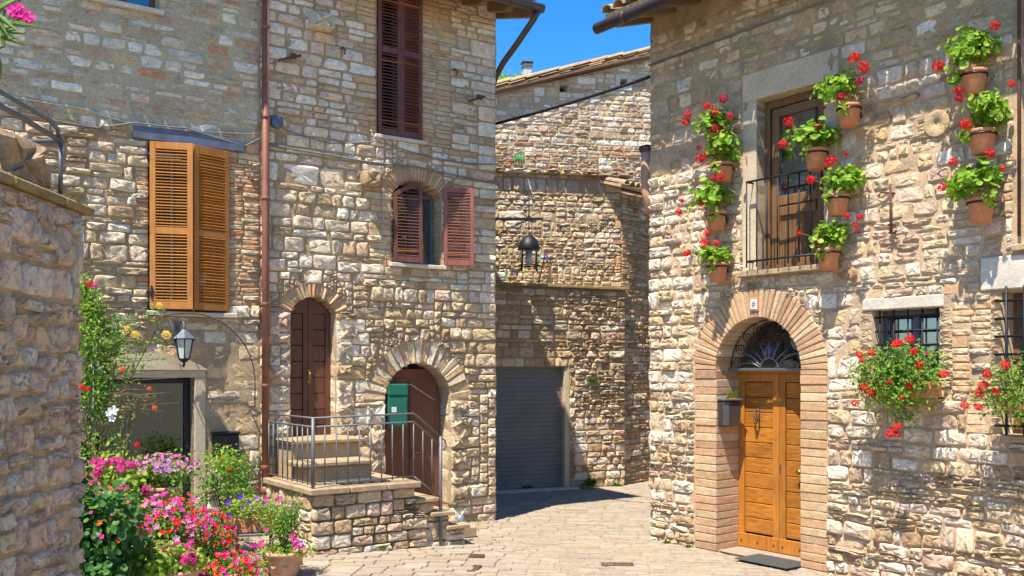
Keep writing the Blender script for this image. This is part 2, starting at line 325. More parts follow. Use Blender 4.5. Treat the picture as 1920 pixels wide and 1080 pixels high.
# ------------------------------------------------------------------ masonry units
nr = np.random.RandomState(5)
def unit_stone(kind):
    """front at y=-1, back at y=0, x and z in -.5..+.5; returns V, T"""
    if kind == 'brick':
        e, Np, jit, rings = 14, 12, .012, [(1, 0), (1, -.86), (.975, -1.0), (.5, -1.0)]
    elif kind == 'block':
        e, Np, jit, rings = 9, 16, .03, [(1, 0), (1.0, -.6), (.955, -.92), (.75, -1.0), (.35, -1.02)]
    elif kind == 'slab':
        e, Np, jit, rings = 9, 14, .025, [(1, 0), (1, -.8), (.97, -1.0), (.5, -1.0)]
    else:
        e, Np, jit, rings = 6.5, 16, .11, [(1, 0), (1.0, -.62), (.955, -.88), (.80, -1.0), (.42, -1.02)]
    ang = (np.arange(Np)+.5)/Np*2*pi
    px = np.sign(np.cos(ang))*np.abs(np.cos(ang))**(2/e)*.5; pz = np.sign(np.sin(ang))*np.abs(np.sin(ang))**(2/e)*.5
    j = 1+nr.uniform(-1, .3, Np)*jit
    # lopsided quadrilateral
    sk1, sk2 = (nr.uniform(-.12, .12, 2) if kind == 'rubble' else nr.uniform(-.03, .03, 2) if kind == 'block' else (0, 0))
    V = []; T = []
    dn = {'brick': .03, 'block': .12, 'slab': .05, 'rubble': .2}[kind]
    for (s, y) in rings:
        jj = 1+(j-1)*min(1, s*1.1)
        x = px*jj*s; z = pz*jj*s; x2 = x*(1+sk1*z*2); z2 = z*(1+sk2*x*2)
        yy = np.full(Np, float(y)) + (nr.uniform(-dn, dn, Np) if y < -.7 else 0)
        V += list(zip(x2, yy, z2))
    V.append((0, rings[-1][1]+nr.uniform(-dn, dn), 0))
    R = len(rings)
    for i in range(R-1):
        for k in range(Np):
            a, b, c, d = i*Np+k, i*Np+(k+1) % Np, (i+1)*Np+(k+1) % Np, (i+1)*Np+k
            T += [(a, c, b), (a, d, c)]
    for k in range(Np): T.append(((R-1)*Np+k, R*Np, (R-1)*Np+(k+1) % Np))
    T = [(a, c, b) for (a, b, c) in T]
    V = np.array(V); T = np.array(T)
    # fix orientation (front normal must be -y)
    n = np.cross(V[T[-1][1]]-V[T[-1][0]], V[T[-1][2]]-V[T[-1][0]])
    if n[1] > 0: T = T[:, [0, 2, 1]]
    return V, T
UNITS = {k: [unit_stone(k) for _ in range(n)] for k, n in (('rubble', 22), ('block', 14), ('brick', 5), ('slab', 8))}
UM = {}
def unit_mesh(kind, i, matk):
    key = (kind, i, matk)
    if key not in UM:
        V, T = UNITS[kind][i]; UM[key] = tri_mesh('stone_piece', V, T, M[matk], kind in ('rubble', 'block'))
    return UM[key]

def rotz(a): return np.array([[cos(a), -sin(a), 0], [sin(a), cos(a), 0], [0, 0, 1]])
FRAMES = {'L': (-.24, 13.85, 34.8), 'R': (1.79, 12.4, -52.9), 'G': (-.28, 17.0, 25.0), 'N': (-2.7, 6.0, 91.5), 'M': (2.07, 18.2, 11), 'T': (2.07, 18.2, 50), 'B': (-.3, 23.0, 12)}
def frame_empty(name, fr, label, cat, **kw):
    x, y, a = FRAMES[fr]; return empty(name, (x, y, 0), radians(a), label, cat, **kw)
def proj_area(fr, u, v, z, w, h):
    x0, y0, a = FRAMES[fr]; a = radians(a)
    X = x0+u*cos(a)-v*sin(a); Y = y0+u*sin(a)+v*cos(a)
    if Y < .5: return 0
    px = 960+1800*X/Y; py = 692-1800*(z-CAMZ)/Y
    if px < -20 or px > 1940 or py < -20 or py > 1100: return 0
    fore = abs(cos(a)*Y-sin(a)*X)/sqrt(X*X+Y*Y)
    return w*h*fore/(Y*Y)

def pack(u0, u1, z0, z1, cell, blocked, style, rnd):
    nu = int(round((u1-u0)/cell)); nz = int(round((z1-z0)/cell))
    uu = u0+(np.arange(nu)+.5)*cell; zz = z0+(np.arange(nz)+.5)*cell
    U, Z = np.meshgrid(uu, zz); free = ~blocked(U, Z)
    out = []; top = [0]*nu
    for zi in range(nz):
        row = free[zi]; ui = 0
        while ui < nu:
            if not row[ui]: ui += 1; continue
            st = style(u0+ui*cell, z0+zi*cell)
            run = 1
            while ui+run < nu and row[ui+run] and run < 60: run += 1
            mn, mx = st['w']; mn = max(2, int(mn/cell)); mx = max(mn+1, int(mx/cell))
            w = rnd.randint(mn, mx)
            if rnd.random() < st.get('big', .08): w = int(w*1.5)
            if run-w < mn: w = run if run <= mx*1.35 else max(mn, run//2)
            w = min(w, run)
            hmn, hmx = st['h']; hmn = max(1, int(round(hmn/cell))); hmx = max(hmn, int(round(hmx/cell)))
            h = rnd.randint(hmn, hmx)
            if w < mn*.9: h = max(1, min(h, w))
            if rnd.random() < st.get('big', .08): h = int(h*1.5)
            if w >= mn*.9:
                cand = [top[k]-zi for k in (ui-1, ui+w) if 0 <= k < nu and hmn*.65 <= top[k]-zi <= hmx*1.4]
                if cand and rnd.random() < st.get('snap', .9): h = cand[0] if len(cand) == 1 or rnd.random() < .7 else cand[1]
            hh = 0
            while hh < h and zi+hh < nz and free[zi+hh, ui:ui+w].all(): hh += 1
            nxt = 0
            while nxt < 3 and hh == h and zi+hh+nxt < nz and free[zi+hh+nxt, ui:ui+w].all(): nxt += 1
            if hh < h or nxt >= 3: pass
            elif zi+hh+nxt >= nz or nxt < hmn: hh += nxt
            free[zi:zi+hh, ui:ui+w] = False
            for k in range(ui, ui+w): top[k] = zi+hh
            if w >= 2 and hh >= 1 and w*cell > .03: out.append((u0+ui*cell, z0+zi*cell, w*cell, hh*cell, st))
            ui += w
    return out

def lay(parent, fr, recs, rnd, back=.05, limit=300, name='stone', stuffname='stone_infill', vfun=None, horizontal=None):
    """recs -> up to `limit` single stones, the rest joined"""
    items = []
    for (u, z, w, h, st) in recs:
        g = st.get('gap', .015)
        gw = min(g*rnd.uniform(.5, 1.3), w*.25); gh = min(g*rnd.uniform(.5, 1.2), h*.25)
        pr = rnd.uniform(*st['proud'])
        kind = st['kind']
        if kind == 'mix': kind = 'rubble' if rnd.random() < .62 else 'block'
        mt = st['mat'] if isinstance(st['mat'], str) else rnd.choice(st['mat'])
        i = rnd.randrange(len(UNITS[kind])); fl = rnd.choice((1, -1)); fz = 1
        cu, cz = u+w/2, z+h/2
        ry = rnd.gauss(0, st.get('tilt', .02))
        rz = rnd.gauss(0, st.get('yaw', .0)); rx = rnd.gauss(0, st.get('yaw', .0))
        vo = vfun(cu, cz) if vfun else 0
        items.append((proj_area(fr, cu, vo, cz, w, h) if fr else st.get('area', lambda a, b: 0)(cu, cz)*w*h, cu, cz, w-gw, h-gh, pr, kind, mt, i, fl, rx, ry, rz, vo))
    items.sort(key=lambda t: -t[0])
    groups = {}
    for n, (ar, cu, cz, w, h, pr, kind, mt, i, fl, rx, ry, rz, vo) in enumerate(items):
        sc = (w, pr+back, h)
        if n < limit and ar > 0:
            if horizontal: p, R = horizontal(cu, cz, ry)
            else: p, R = (cu, back+vo, cz), (rx, ry, rz)
            o = link(name, unit_mesh(kind, i, mt), parent, p, R, sc)
        else: groups.setdefault((mt), []).append((cu, cz, sc, kind, i, rx, ry, rz, vo))
    for mt, L in groups.items():
        Vs = []; Ts = []; off = 0
        for (cu, cz, sc, kind, i, rx, ry, rz, vo) in L:
            V, T = UNITS[kind][i]
            if horizontal:
                p, R = horizontal(cu, cz, ry); Rm = np.array(Matrix.Rotation(0, 3, 'X') if False else __import__('mathutils').Euler(R).to_matrix())
            else:
                p = (cu, back+vo, cz); Rm = np.array(__import__('mathutils').Euler((rx, ry, rz)).to_matrix())
            Vs.append((V*np.array(sc))@Rm.T+np.array(p)); Ts.append(T+off); off += len(V)
        me = tri_mesh(stuffname, np.concatenate(Vs), np.concatenate(Ts), M[mt], True)
        o = link(stuffname, me, parent); o['kind'] = 'stuff'
    return len(items)

class Opening:
    def __init__(s, u0, u1, z0, z1, rise=0, ring=0, pad=0, padz=(0, 0)):
        s.u0, s.u1, s.z0, s.z1, s.rise, s.ring, s.pad, s.padz = u0, u1, z0, z1, rise, ring, pad, padz
        s.c = (u0+u1)/2; s.hw = (u1-u0)/2
        if rise: s.R = (s.hw**2+rise**2)/(2*rise); s.cz = z1+rise-s.R; s.a0 = asin(min(1, s.hw/s.R))
    def hole(s, U, Z):
        m = (U > s.u0) & (U < s.u1) & (Z > s.z0) & (Z < s.z1)
        if s.rise: m |= (((U-s.c)**2+(Z-s.cz)**2) < s.R**2) & (Z >= s.z1) & (abs(U-s.c) < s.hw)
        return m
    def block(s, U, Z):
        m = (U > s.u0-s.pad) & (U < s.u1+s.pad) & (Z > s.z0-s.padz[0]) & (Z < s.z1+s.padz[1])
        if s.rise: m |= (((U-s.c)**2+(Z-s.cz)**2) < (s.R+s.ring)**2) & (np.abs(np.arctan2(U-s.c, Z-s.cz)) < s.a0+.03)
        return m

def wall_sheet(parent, mat, u0, u1, z0, z1, opens, amp=.012, cell=.045, vfun=None, name='wall', reveal=.45, thick=.5):
    nu = int(math.ceil((u1-u0)/cell)); nz = int(math.ceil((z1-z0)/cell))
    uu = np.linspace(u0, u1, nu+1); zz = np.linspace(z0, z1, nz+1)
    # snap grid lines on opening edges
    for o in opens:
        for e in (o.u0, o.u1):
            if u0 < e < u1: uu[np.argmin(abs(uu-e))] = e
        for e in (o.z0, o.z1):
            if z0 < e < z1: zz[np.argmin(abs(zz-e))] = e
    Uc, Zc = np.meshgrid((uu[1:]+uu[:-1])/2, (zz[1:]+zz[:-1])/2)
    hole = np.zeros_like(Uc, bool)
    for o in opens: hole |= o.hole(Uc, Zc)
    V = []; 
    for z in zz:
        for u in uu:
            d = amp*(mnoise.noise(Vector((u*5, z*5, 3.1)))+.6*mnoise.noise(Vector((u*17, z*17, 8.1)))) if amp else 0
            V.append((u, (vfun(u, z) if vfun else 0)+d, z))
    F = []
    for j in range(nz):
        for i in range(nu):
            if not hole[j, i]:
                a = j*(nu+1)+i; F.append((a, a+1, a+nu+2, a+nu+1))
    me = bpy.data.meshes.new(name)
    # reveal faces along every hole edge
    n0 = len(V); bm = {}
    def bv(k):
        if k not in bm: x, y, z = V[k]; bm[k] = len(V); V.append((x, reveal, z))
        return bm[k]
    for j in range(nz):
        for i in range(nu):
            if hole[j, i]:
                a = j*(nu+1)+i; q = (a, a+1, a+nu+2, a+nu+1)
                if i > 0 and not hole[j, i-1]: F.append((q[3], q[0], bv(q[0]), bv(q[3])))
                if i < nu-1 and not hole[j, i+1]: F.append((q[1], q[2], bv(q[2]), bv(q[1])))
                if j > 0 and not hole[j-1, i]: F.append((q[0], q[1], bv(q[1]), bv(q[0])))
                if j < nz-1 and not hole[j+1, i]: F.append((q[2], q[3], bv(q[3]), bv(q[2])))
    me.from_pydata(V, [], F); me.materials.append(mat); me.polygons.foreach_set('use_smooth', [True]*len(F)); me.update()
    return link(name, me, parent)

def voussoirs(parent, op, n, v0, v1, mat, name='voussoir', kind='brick', gap=.008, rnd=rng, jit=.0, t=None, stretch=0):
    """wedges that follow the arc; one shared mesh rotated round the centre"""
    t = t or op.ring; a0 = op.a0; da = 2*a0/n; meshes = []
    for q in range(4):
        mb = MB(); r0, r1 = op.R, op.R+t*(1+(rnd.uniform(-jit, jit)))
        g0, g1 = da/2-gap/2/r0, da/2-gap/2/r1; b = .006+jit*.03
        pts = [(r0*sin(-g0), r0*cos(g0)), (r0*sin(g0), r0*cos(g0)), (r1*sin(g1), r1*cos(g1)), (r1*sin(-g1), r1*cos(g1))]
        cx = sum(p[0] for p in pts)/4; cz = sum(p[1] for p in pts)/4
        def ins(s): return [(cx+(x-cx)*s, cz+(z-cz)*s) for x, z in pts]
        V = [(x, v1, z) for x, z in pts]+[(x, v0+b*1.5, z) for x, z in pts]
        f1 = 1-2*b/max(.03, da*r0)
        V += [(cx+(x-cx)*f1+rnd.uniform(-1, 1)*jit*.02, v0+rnd.uniform(-1, 1)*jit*.05, cz+(z-cz)*.96) for x, z in pts]
        F = [(0, 1, 2, 3), (8, 9, 10, 11)]
        for r_ in (0, 4):
            for k in range(4): F.append((r_+k, r_+(k+1) % 4, r_+4+(k+1) % 4, r_+4+k))
        mb.add(V, F); meshes.append(mb.mesh(name, M[mat]))
    for k in range(n):
        a = -a0+da*(k+.5)
        link(name, rnd.choice(meshes), parent, (op.c, rnd.uniform(-1, 1)*.004*(1+jit*10), op.cz), (0, a, 0))

def jamb(parent, u0, u1, z0, z1, hr, v0, v1, matk, rnd, name='jamb_stone', kind='block', gap=.01, side=0, wj=0.0):
    z = z0
    while z < z1-.01:
        h = rnd.uniform(*hr)
        if z1-z-h < hr[0]*.7: h = z1-z
        i = rnd.randrange(len(UNITS[kind])); ex = rnd.uniform(0, wj)
        a, b = (u0-ex, u1) if side < 0 else (u0, u1+ex)
        link(name, unit_mesh(kind, i, matk), parent, ((a+b)/2, v1, z+h/2), (0, rnd.gauss(0, .006), 0), (b-a, v1-v0+rnd.uniform(-.01, .01), h-gap))
        z += h

# ------------------------------------------------------------------ leaves and flowers
def T_round():   # geranium leaf, cupped scalloped disc
    V = [(0, 0, -.12)]+[(.5*cos(a)*(1 if k % 2 else .9), .5*sin(a)*(1 if k % 2 else .9), .03*(1 if k % 2 else -1)) for k, a in enumerate(np.arange(7)/7*2*pi)]
    return np.array(V), np.array([(0, i+1, (i+1) % 7+1) for i in range(7)])
def T_oval():
    V = [(0, -.5, 0), (.24, -.1, .07), (.2, .2, .08), (0, .5, -.04), (-.2, .2, .08), (-.24, -.1, .07), (0, 0, 0)]
    return np.array(V), np.array([(6, 0, 1), (6, 1, 2), (6, 2, 3), (6, 3, 4), (6, 4, 5), (6, 5, 0)])
def T_long():
    V = [(0, -.5, 0), (.09, -.1, .03), (0, .5, -.1), (-.09, -.1, .03), (0, 0, 0)]
    return np.array(V), np.array([(4, 0, 1), (4, 1, 2), (4, 2, 3), (4, 3, 0)])
def T_petals():
    V = [(0, 0, -.1)]; T = []
    for k in range(5):
        a = 2*pi*k/5; n = len(V)
        V += [(.35*cos(a-.45), .35*sin(a-.45), .05), (.5*cos(a), .5*sin(a), .03), (.35*cos(a+.45), .35*sin(a+.45), .05)]
        T += [(0, n, n+1), (0, n+1, n+2)]
    return np.array(V), np.array(T)
TR, TO, TL, TP = T_round(), T_oval(), T_long(), T_petals()
def cloud(name, parent, mat, P, size, tpl, seed=1, normal=None, spread=.8, sj=.35):
    rs = np.random.RandomState(seed); P = np.asarray(P, float); n = len(P)
    nrm = np.tile(np.array([0, 0, 1.]), (n, 1)) if normal is None else np.asarray(normal, float)
    nrm = nrm/np.maximum(np.linalg.norm(nrm, axis=1, keepdims=True), 1e-6)
    nrm = nrm+rs.normal(0, spread, (n, 3)); nrm /= np.linalg.norm(nrm, axis=1, keepdims=True)
    t = rs.normal(0, 1, (n, 3)); x = np.cross(t, nrm); x /= np.linalg.norm(x, axis=1, keepdims=True); y = np.cross(nrm, x)
    V, T = tpl; s = size*(1+rs.uniform(-sj, sj, n))
    VV = P[:, None, :]+s[:, None, None]*(V[None, :, 0:1]*x[:, None, :]+V[None, :, 1:2]*y[:, None, :]+V[None, :, 2:3]*nrm[:, None, :])
    TT = (np.arange(n)*len(V))[:, None, None]+T[None]
    me = tri_mesh(name, VV.reshape(-1, 3), TT.reshape(-1, 3), M[mat] if isinstance(mat, str) else mat, False)
    return link(name, me, parent)
def ell(n, c, r, seed, clumps=0, csz=.3, shell=.5, up=-1):
    rs = np.random.RandomState(seed); c = np.array(c); r = np.array(r)
    def pts(k):
        d = rs.normal(0, 1, (k, 3)); d /= np.linalg.norm(d, axis=1, keepdims=True); d[:, 2] = np.where(d[:, 2] < up, -d[:, 2], d[:, 2])
        return d*(rs.uniform(0, 1, (k, 1))**(shell*.6))
    if clumps:
        cc = pts(clumps)*.85; idx = rs.randint(0, clumps, n); q = cc[idx]+rs.normal(0, csz, (n, 3))*np.minimum(1, 1)
    else: q = pts(n)
    return c+q*r, q
def flower_head(kind, mat, r, seed):
    key = ('head', kind, mat, round(r, 3), seed)
    if key not in UM:
        rs = np.random.RandomState(seed)
        if kind == 'umbel':
            n = 70; d = rs.normal(0, 1, (n, 3)); d /= np.linalg.norm(d, axis=1, keepdims=True); P = d*r*rs.uniform(.75, 1, (n, 1)); P[:, 2] *= .8
            o = cloud('flower_head', None, mat, P, r*.52, TP, seed, d, .35, .25)
        else:
            P = np.array([[0, 0, 0.], [0, 0, r*.12]]); o = cloud('flower_head', None, mat, P, r*2, TP, seed, None, .12, .1)
        UM[key] = o.data; bpy.data.objects.remove(o)
    return UM[key]

# ------------------------------------------------------------------ ground and paving
def ground(x, y=0): return .06*min(5.0, max(0.0, -x))
mb = MB(); xs = [-400, -5, -3.5, -2, -1, 0, 6, 400]
mb.add([(x, y, ground(x)-.03) for x in xs for y in (-400, 400)], [(2*i, 2*i+2, 2*i+3, 2*i+1) for i in range(len(xs)-1)])
tag(mb.build('ground', M['earth']), kind='structure')
def in_frame(fr, X, Y):
    x0, y0, a = FRAMES[fr]; a = radians(a); return (X-x0)*cos(a)+(Y-y0)*sin(a), -(X-x0)*sin(a)+(Y-y0)*cos(a)
pv = empty('pavement', (0, 0, 0), kind='structure')
mb = MB(); xs = [-6.5, -5, -3.5, -2, -1, 0, 6.5]
mb.add([(x, y, ground(x)-.001) for x in xs for y in (5, 21)], [(2*i, 2*i+2, 2*i+3, 2*i+1) for i in range(len(xs)-1)])
mb.build('joint_bed', M['joint'], pv)
GA = radians(-6)
def pave_xy(a, b): return a*cos(GA)-b*sin(GA), a*sin(GA)+b*cos(GA)
def pave_block(A, B):
    X, Y = pave_xy(A, B)
    m = np.zeros_like(X, bool)
    for fr, lim in (('L', .05), ('R', .05), ('G', .1), ('T', .1)):
        u, v = in_frame(fr, X, Y)
        if fr == 'L': m |= (v > lim) & (u < .02)
        elif fr == 'R': m |= (v > lim) & (u > -.02)
        else: m |= (v > lim)
    px = 960+1800*X/np.maximum(Y, 1); m |= (px < 380) | (px > 1760)
    return m
def pave_area(a, b):
    X, Y = pave_xy(a, b); px = 960+1800*X/Y; py = 692+1800*2.2/Y
    return 1/Y**2 if 540 < px < 1330 and py < 1095 else 0
def pave_place(a, b, ry):
    X, Y = pave_xy(a, b); return (X, Y, ground(X)-.045+rng.uniform(-.002, .002)), (-pi/2, 0, GA+ry)
PS = dict(w=(.18, .40), h=(.10, .17), proud=(.004, .008), kind='slab', mat='pave', gap=.005, tilt=.006, area=pave_area, big=.06)
recs = pack(-7, 7.5, 8.2, 20, .02, pave_block, lambda u, z: PS, rng)
lay(pv, None, recs, rng, back=.045, limit=300, name='paving_stone', stuffname='paving_infill', horizontal=pave_place)

# ------------------------------------------------------------------ roofs
def tile_mesh(matk='tile'):
    if 'tile' not in UM:
        mb = MB(); n = 7; V = []
        for y in (0, 1):
            r = .5 if y == 0 else .42
            for rr in (r, r-.09):
                for k in range(n): a = pi*k/(n-1); V.append((cos(a)*rr, y, sin(a)*rr))
        F = []
        for k in range(n-1):
            F += [(k, k+1, 2*n+k+1, 2*n+k), (n+k, 3*n+k, 3*n+k+1, n+k+1), (k, n+k, n+k+1, k+1), (2*n+k, 2*n+k+1, 3*n+k+1, 3*n+k)]
        mb.add(V, F); UM['tile'] = mb.mesh('roof_tile', M['tile'])
    return UM['tile']
def tiled_roof(parent, u0, u1, vE, zE, ang, depth, rafters=True, sp=.21, rows=4, soff='beam', first=0):
    s, c = sin(ang), cos(ang)
    def pt(d, h): return (vE+d*c-h*s, zE+d*s+h*c)
    mb = MB(); q = [pt(0, 0), pt(depth, 0), pt(depth, .05), pt(0, .05)]
    V = [(u, v, z) for u in (u0, u1) for v, z in q]
    mb.add(V, [(0, 1, 2, 3), (4, 5, 6, 7), (0, 1, 5, 4), (1, 2, 6, 5), (2, 3, 7, 6), (3, 0, 4, 7)])
    roof = mb.build('roof', M['bpale'], parent)
    if rafters:
        rm = MB(); q = [(vE+.06, -.12), (vE+.1, -.14), (vE+1.2, -.14), (vE+1.2, -.004), (vE+.03, -.004), (vE+.03, -.07)]
        rm.add([(x, v, z) for x in (-.05, .05) for v, z in q], [(0, 1, 2, 3, 4, 5), (11, 10, 9, 8, 7, 6)]+[(i, (i+1) % 6, (i+1) % 6+6, i+6) for i in range(6)])
        me = rm.mesh('rafter', M['beam']); u = u0+.12
        while u < u1: link('rafter', me, roof, (u, 0, zE+tan_(ang)*.0), (0, 0, 0)); u += .42
        # rafters follow the slope
        for ch in roof.children:
            if ch.name.startswith('rafter'):
                ch.location = (ch.location.x, vE-(vE*c), zE-vE*s); ch.rotation_euler = (ang, 0, 0)
    rest = []
    for r in range(rows):
        u = u0+sp/2
        while u < u1:
            d = -.06+r*.36; v, z = pt(d, .07+rng.uniform(-.008, .008)); sc = (sp*.92, .44, sp*.8)
            if r == 0 and len([c_ for c_ in roof.children]) < 90:
                link('roof_tile', tile_mesh(), roof, (u, v, z), (ang+rng.gauss(0, .02), 0, rng.gauss(0, .03)), sc)
            else: rest.append((u, v, z, ang, sc))
            u += sp
    if rest:
        me = tile_mesh(); vv = np.zeros(len(me.vertices)*3); me.vertices.foreach_get('co', vv); vv = vv.reshape(-1, 3)
        fs = [tuple(p.vertices) for p in me.polygons]; mb = MB()
        for (u, v, z, a, sc) in rest:
            q = vv*np.array(sc); y = q[:, 1]*cos(a)-q[:, 2]*sin(a); zz = q[:, 1]*sin(a)+q[:, 2]*cos(a)
            mb.add(np.stack([q[:, 0]+u, y+v, zz+z], 1).tolist(), fs)
        o = mb.build('roof_tile_field', M['tile'], roof); o['kind'] = 'stuff'
    return roof
def tan_(a): return math.tan(a)

def shell(parent, mat, u0, u1, z1, depth, v0=.0, left=True, right=True, name='side_wall'):
    if left: MB().box(u0, u0+.3, v0, depth, -.3, z1).build(name, mat, parent)
    if right: MB().box(u1-.3, u1, v0, depth, -.3, z1).build(name, mat, parent)
    MB().box(u0, u1, depth+.002, depth+.3, -.3, z1).build('rear_wall', mat, parent)
def side_stones(parent, sgn, uc, v1, z0, z1, st, seed):
    rd = random.Random(seed); recs = pack(0.0, v1, z0, z1, .02, lambda U, Z: U < -9, lambda u, z: st, rd)
    def place(a, b, ry): return (uc-sgn*.05, a, b), (0, ry, sgn*pi/2)
    lay(parent, None, recs, rd, back=.05, limit=0, stuffname='side_stones', horizontal=place)

# ------------------------------------------------------------------ LEFT HOUSES
def st(w, h, proud, kind, mat, **k): return dict(w=w, h=h, proud=proud, kind=kind, mat=mat, **k)
A = frame_empty('stone_house', 'L', 'stone house with honey wooden shutters and glazed door behind the flower pots', 'house')
oA = [Opening(-4.83, -3.89, 2.88, 4.83, pad=.0, padz=(.06, .16)), Opening(-5.55, -4.30, .2, 2.10, pad=.14, padz=(0, .09)), Opening(-5.42, -4.70, 6.37, 7.4, pad=.02, padz=(.05, 0))]
S_up = st((.14, .34), (.05, .12), (.000, .009), 'mix', 'flush', gap=.035, tilt=.03, yaw=.02)
S_upw = st((.18, .34), (.08, .14), (.004, .016), 'mix', ['pale', 'flush'], gap=.025, tilt=.02)
S_arub = st((.12, .36), (.05, .15), (.01, .05), 'mix', ['rough', 'rough', 'gold'], gap=.018, tilt=.04, yaw=.1)
S_abr = st((.12, .22), (.04, .06), (.004, .02), 'brick', ['bred', 'bpale'], gap=.014, tilt=.015, yaw=.03)
S_niche = st((.2, .42), (.12, .22), (-.004, .006), 'block', ['ochre', 'brown', 'gold'], gap=.02, tilt=.01)
def styA(u, z):
    if z > 4.95:
        return S_upw if (5.45 < z < 5.95 or rng.random() < .25) else S_up
    if 2.85 < z < 4.8 and (-5.02 < u < -4.83 or -3.9 < u < -3.68): return S_abr
    if (u+4.45)**2/.85**2+(z-1.9)**2/1.0 < 1 or (u > -4.45 and u < -3.75 and z < 1.9 and z > 1.3): return S_niche
    return S_arub
def blkA(U, Z):
    m = np.zeros_like(U, bool)
    for o in oA: m |= o.block(U, Z)
    m |= (U > -5.03) & (U < -3.70) & (Z > 4.83) & (Z < 5.0)
    return m
wall_sheet(A, M['mortar'], -9.0, -3.5, -.1, 4.93, oA, .016); wall_sheet(A, M['mortarA'], -9.0, -3.5, 4.93, 7.6, oA, .016)
lay(A, 'L', pack(-9.0, -3.5, 0, 7.5, .02, blkA, styA, rng), rng, back=.05, limit=300)
shell(A, M['mortar'], -9.0, -3.5, 7.5, 6.0, right=False)
tiled_roof(A, -9.1, -3.505, -.50, 7.5, radians(16), 7, rows=2)
# steel lintel, sills, frames
mb = MB(); mb.box(-5.0, -3.72, -.06, .12, 4.84, 4.985, .006); mb.build('steel_lintel', M['steel'], A)
MB().box(-4.86, -3.80, -.07, .3, 2.82, 2.875, .008).build('window_sill', M['lintel'], A)
MB().box(-5.45, -4.66, -.07, .3, 6.31, 6.365, .008).build('window_sill', M['lintel'], A)
def window_unit(parent, u0, u1, z0, z1, v, mat, curtain=True, mull=True, fw=.06, glass_='glass', tall=False):
    f = MB(); f.box(u0, u0+fw, v, v+.06, z0, z1, .006); f.box(u1-fw, u1, v, v+.06, z0, z1, .006)
    f.box(u0+fw, u1-fw, v, v+.06, z0, z0+fw, .006); f.box(u0+fw, u1-fw, v, v+.06, z1-fw, z1, .006)
    if mull: c = (u0+u1)/2; f.box(c-fw*.7, c+fw*.7, v+.002, v+.055, z0+fw, z1-fw, .006)
    w = f.build('window', mat, parent)
    MB().box(u0+fw, u1-fw, v+.025, v+.033, z0+fw, z1-fw).build('pane', M[glass_], w)
    if curtain:
        mb = MB(); n = 40; V = []
        for i in range(n+1):
            x = u0+(u1-u0)*i/n; y = v+.16+.018*sin(i*1.3)+.008*sin(i*3.1); V += [(x, y, z0), (x, y, z1)]
        mb.add(V, [(2*i, 2*i+2, 2*i+3, 2*i+1) for i in range(n)], True); mb.build('curtain', M['curtain'], w)
    MB().box(u0-.3, u1+.3, v+.9, v+.95, z0-.4, z1+.3).build('room_wall', M['wallin'], w)
    return w
window_unit(A, -5.42, -4.70, 6.37, 7.4, .2, M['frame_wood'])
window_unit(A, -4.83, -3.89, 2.88, 4.83, .25, M['frame_wood'])
f = MB(); fr_ = .07
f.box(-4.37, -4.30, .16, .24, .25, 2.10, .006); f.box(-5.55, -5.48, .16, .24, .25, 2.10, .006); f.box(-5.48, -4.37, .16, .24, 2.03, 2.10, .006); f.box(-5.48, -4.37, .16, .24, .25, .33, .006)
w = f.build('glazed_door', M['iron'], A); MB().box(-5.48, -4.37, .195, .205, .33, 2.03).build('pane', M['glass_door'], w)
mb = MB(); V = []
for i in range(41): x = -5.5+1.2*i/40; V += [(x, .42+.02*sin(i*1.1), .3), (x, .42+.02*sin(i*1.1), 2.05)]
mb.add(V, [(2*i, 2*i+2, 2*i+3, 2*i+1) for i in range(40)], True); M['curtdoor'] = simple('door net curtain', (.07, .085, .06), .9, 0, .4, 5); mb.build('curtain', M['curtdoor'], w)
MB().box(-5.8, -4.0, 1.2, 1.25, 0, 2.4).build('room_wall', M['dark'], w)
# plaster door surround
MB().box(-5.69, -4.17, -.02, .16, 2.10, 2.185, .006).build('door_lintel', M['plaster'], A)
MB().box(-4.30, -4.17, -.02, .4, .2, 2.098, .006).build('door_jamb', M['plaster'], A)
MB().box(-5.69, -5.55, -.02, .4, .2, 2.098, .006).build('door_jamb', M['plaster'], A)
mb = MB(); prof = [(-5.5+1.35*i/16, 2.19+.2*sin(pi*i/16)**.8) for i in range(17)]
mb.prism(prof+[(-4.15, 2.188), (-5.5, 2.188)], -.045, .03); mb.build('plaster_hood', M['plaster'], A)

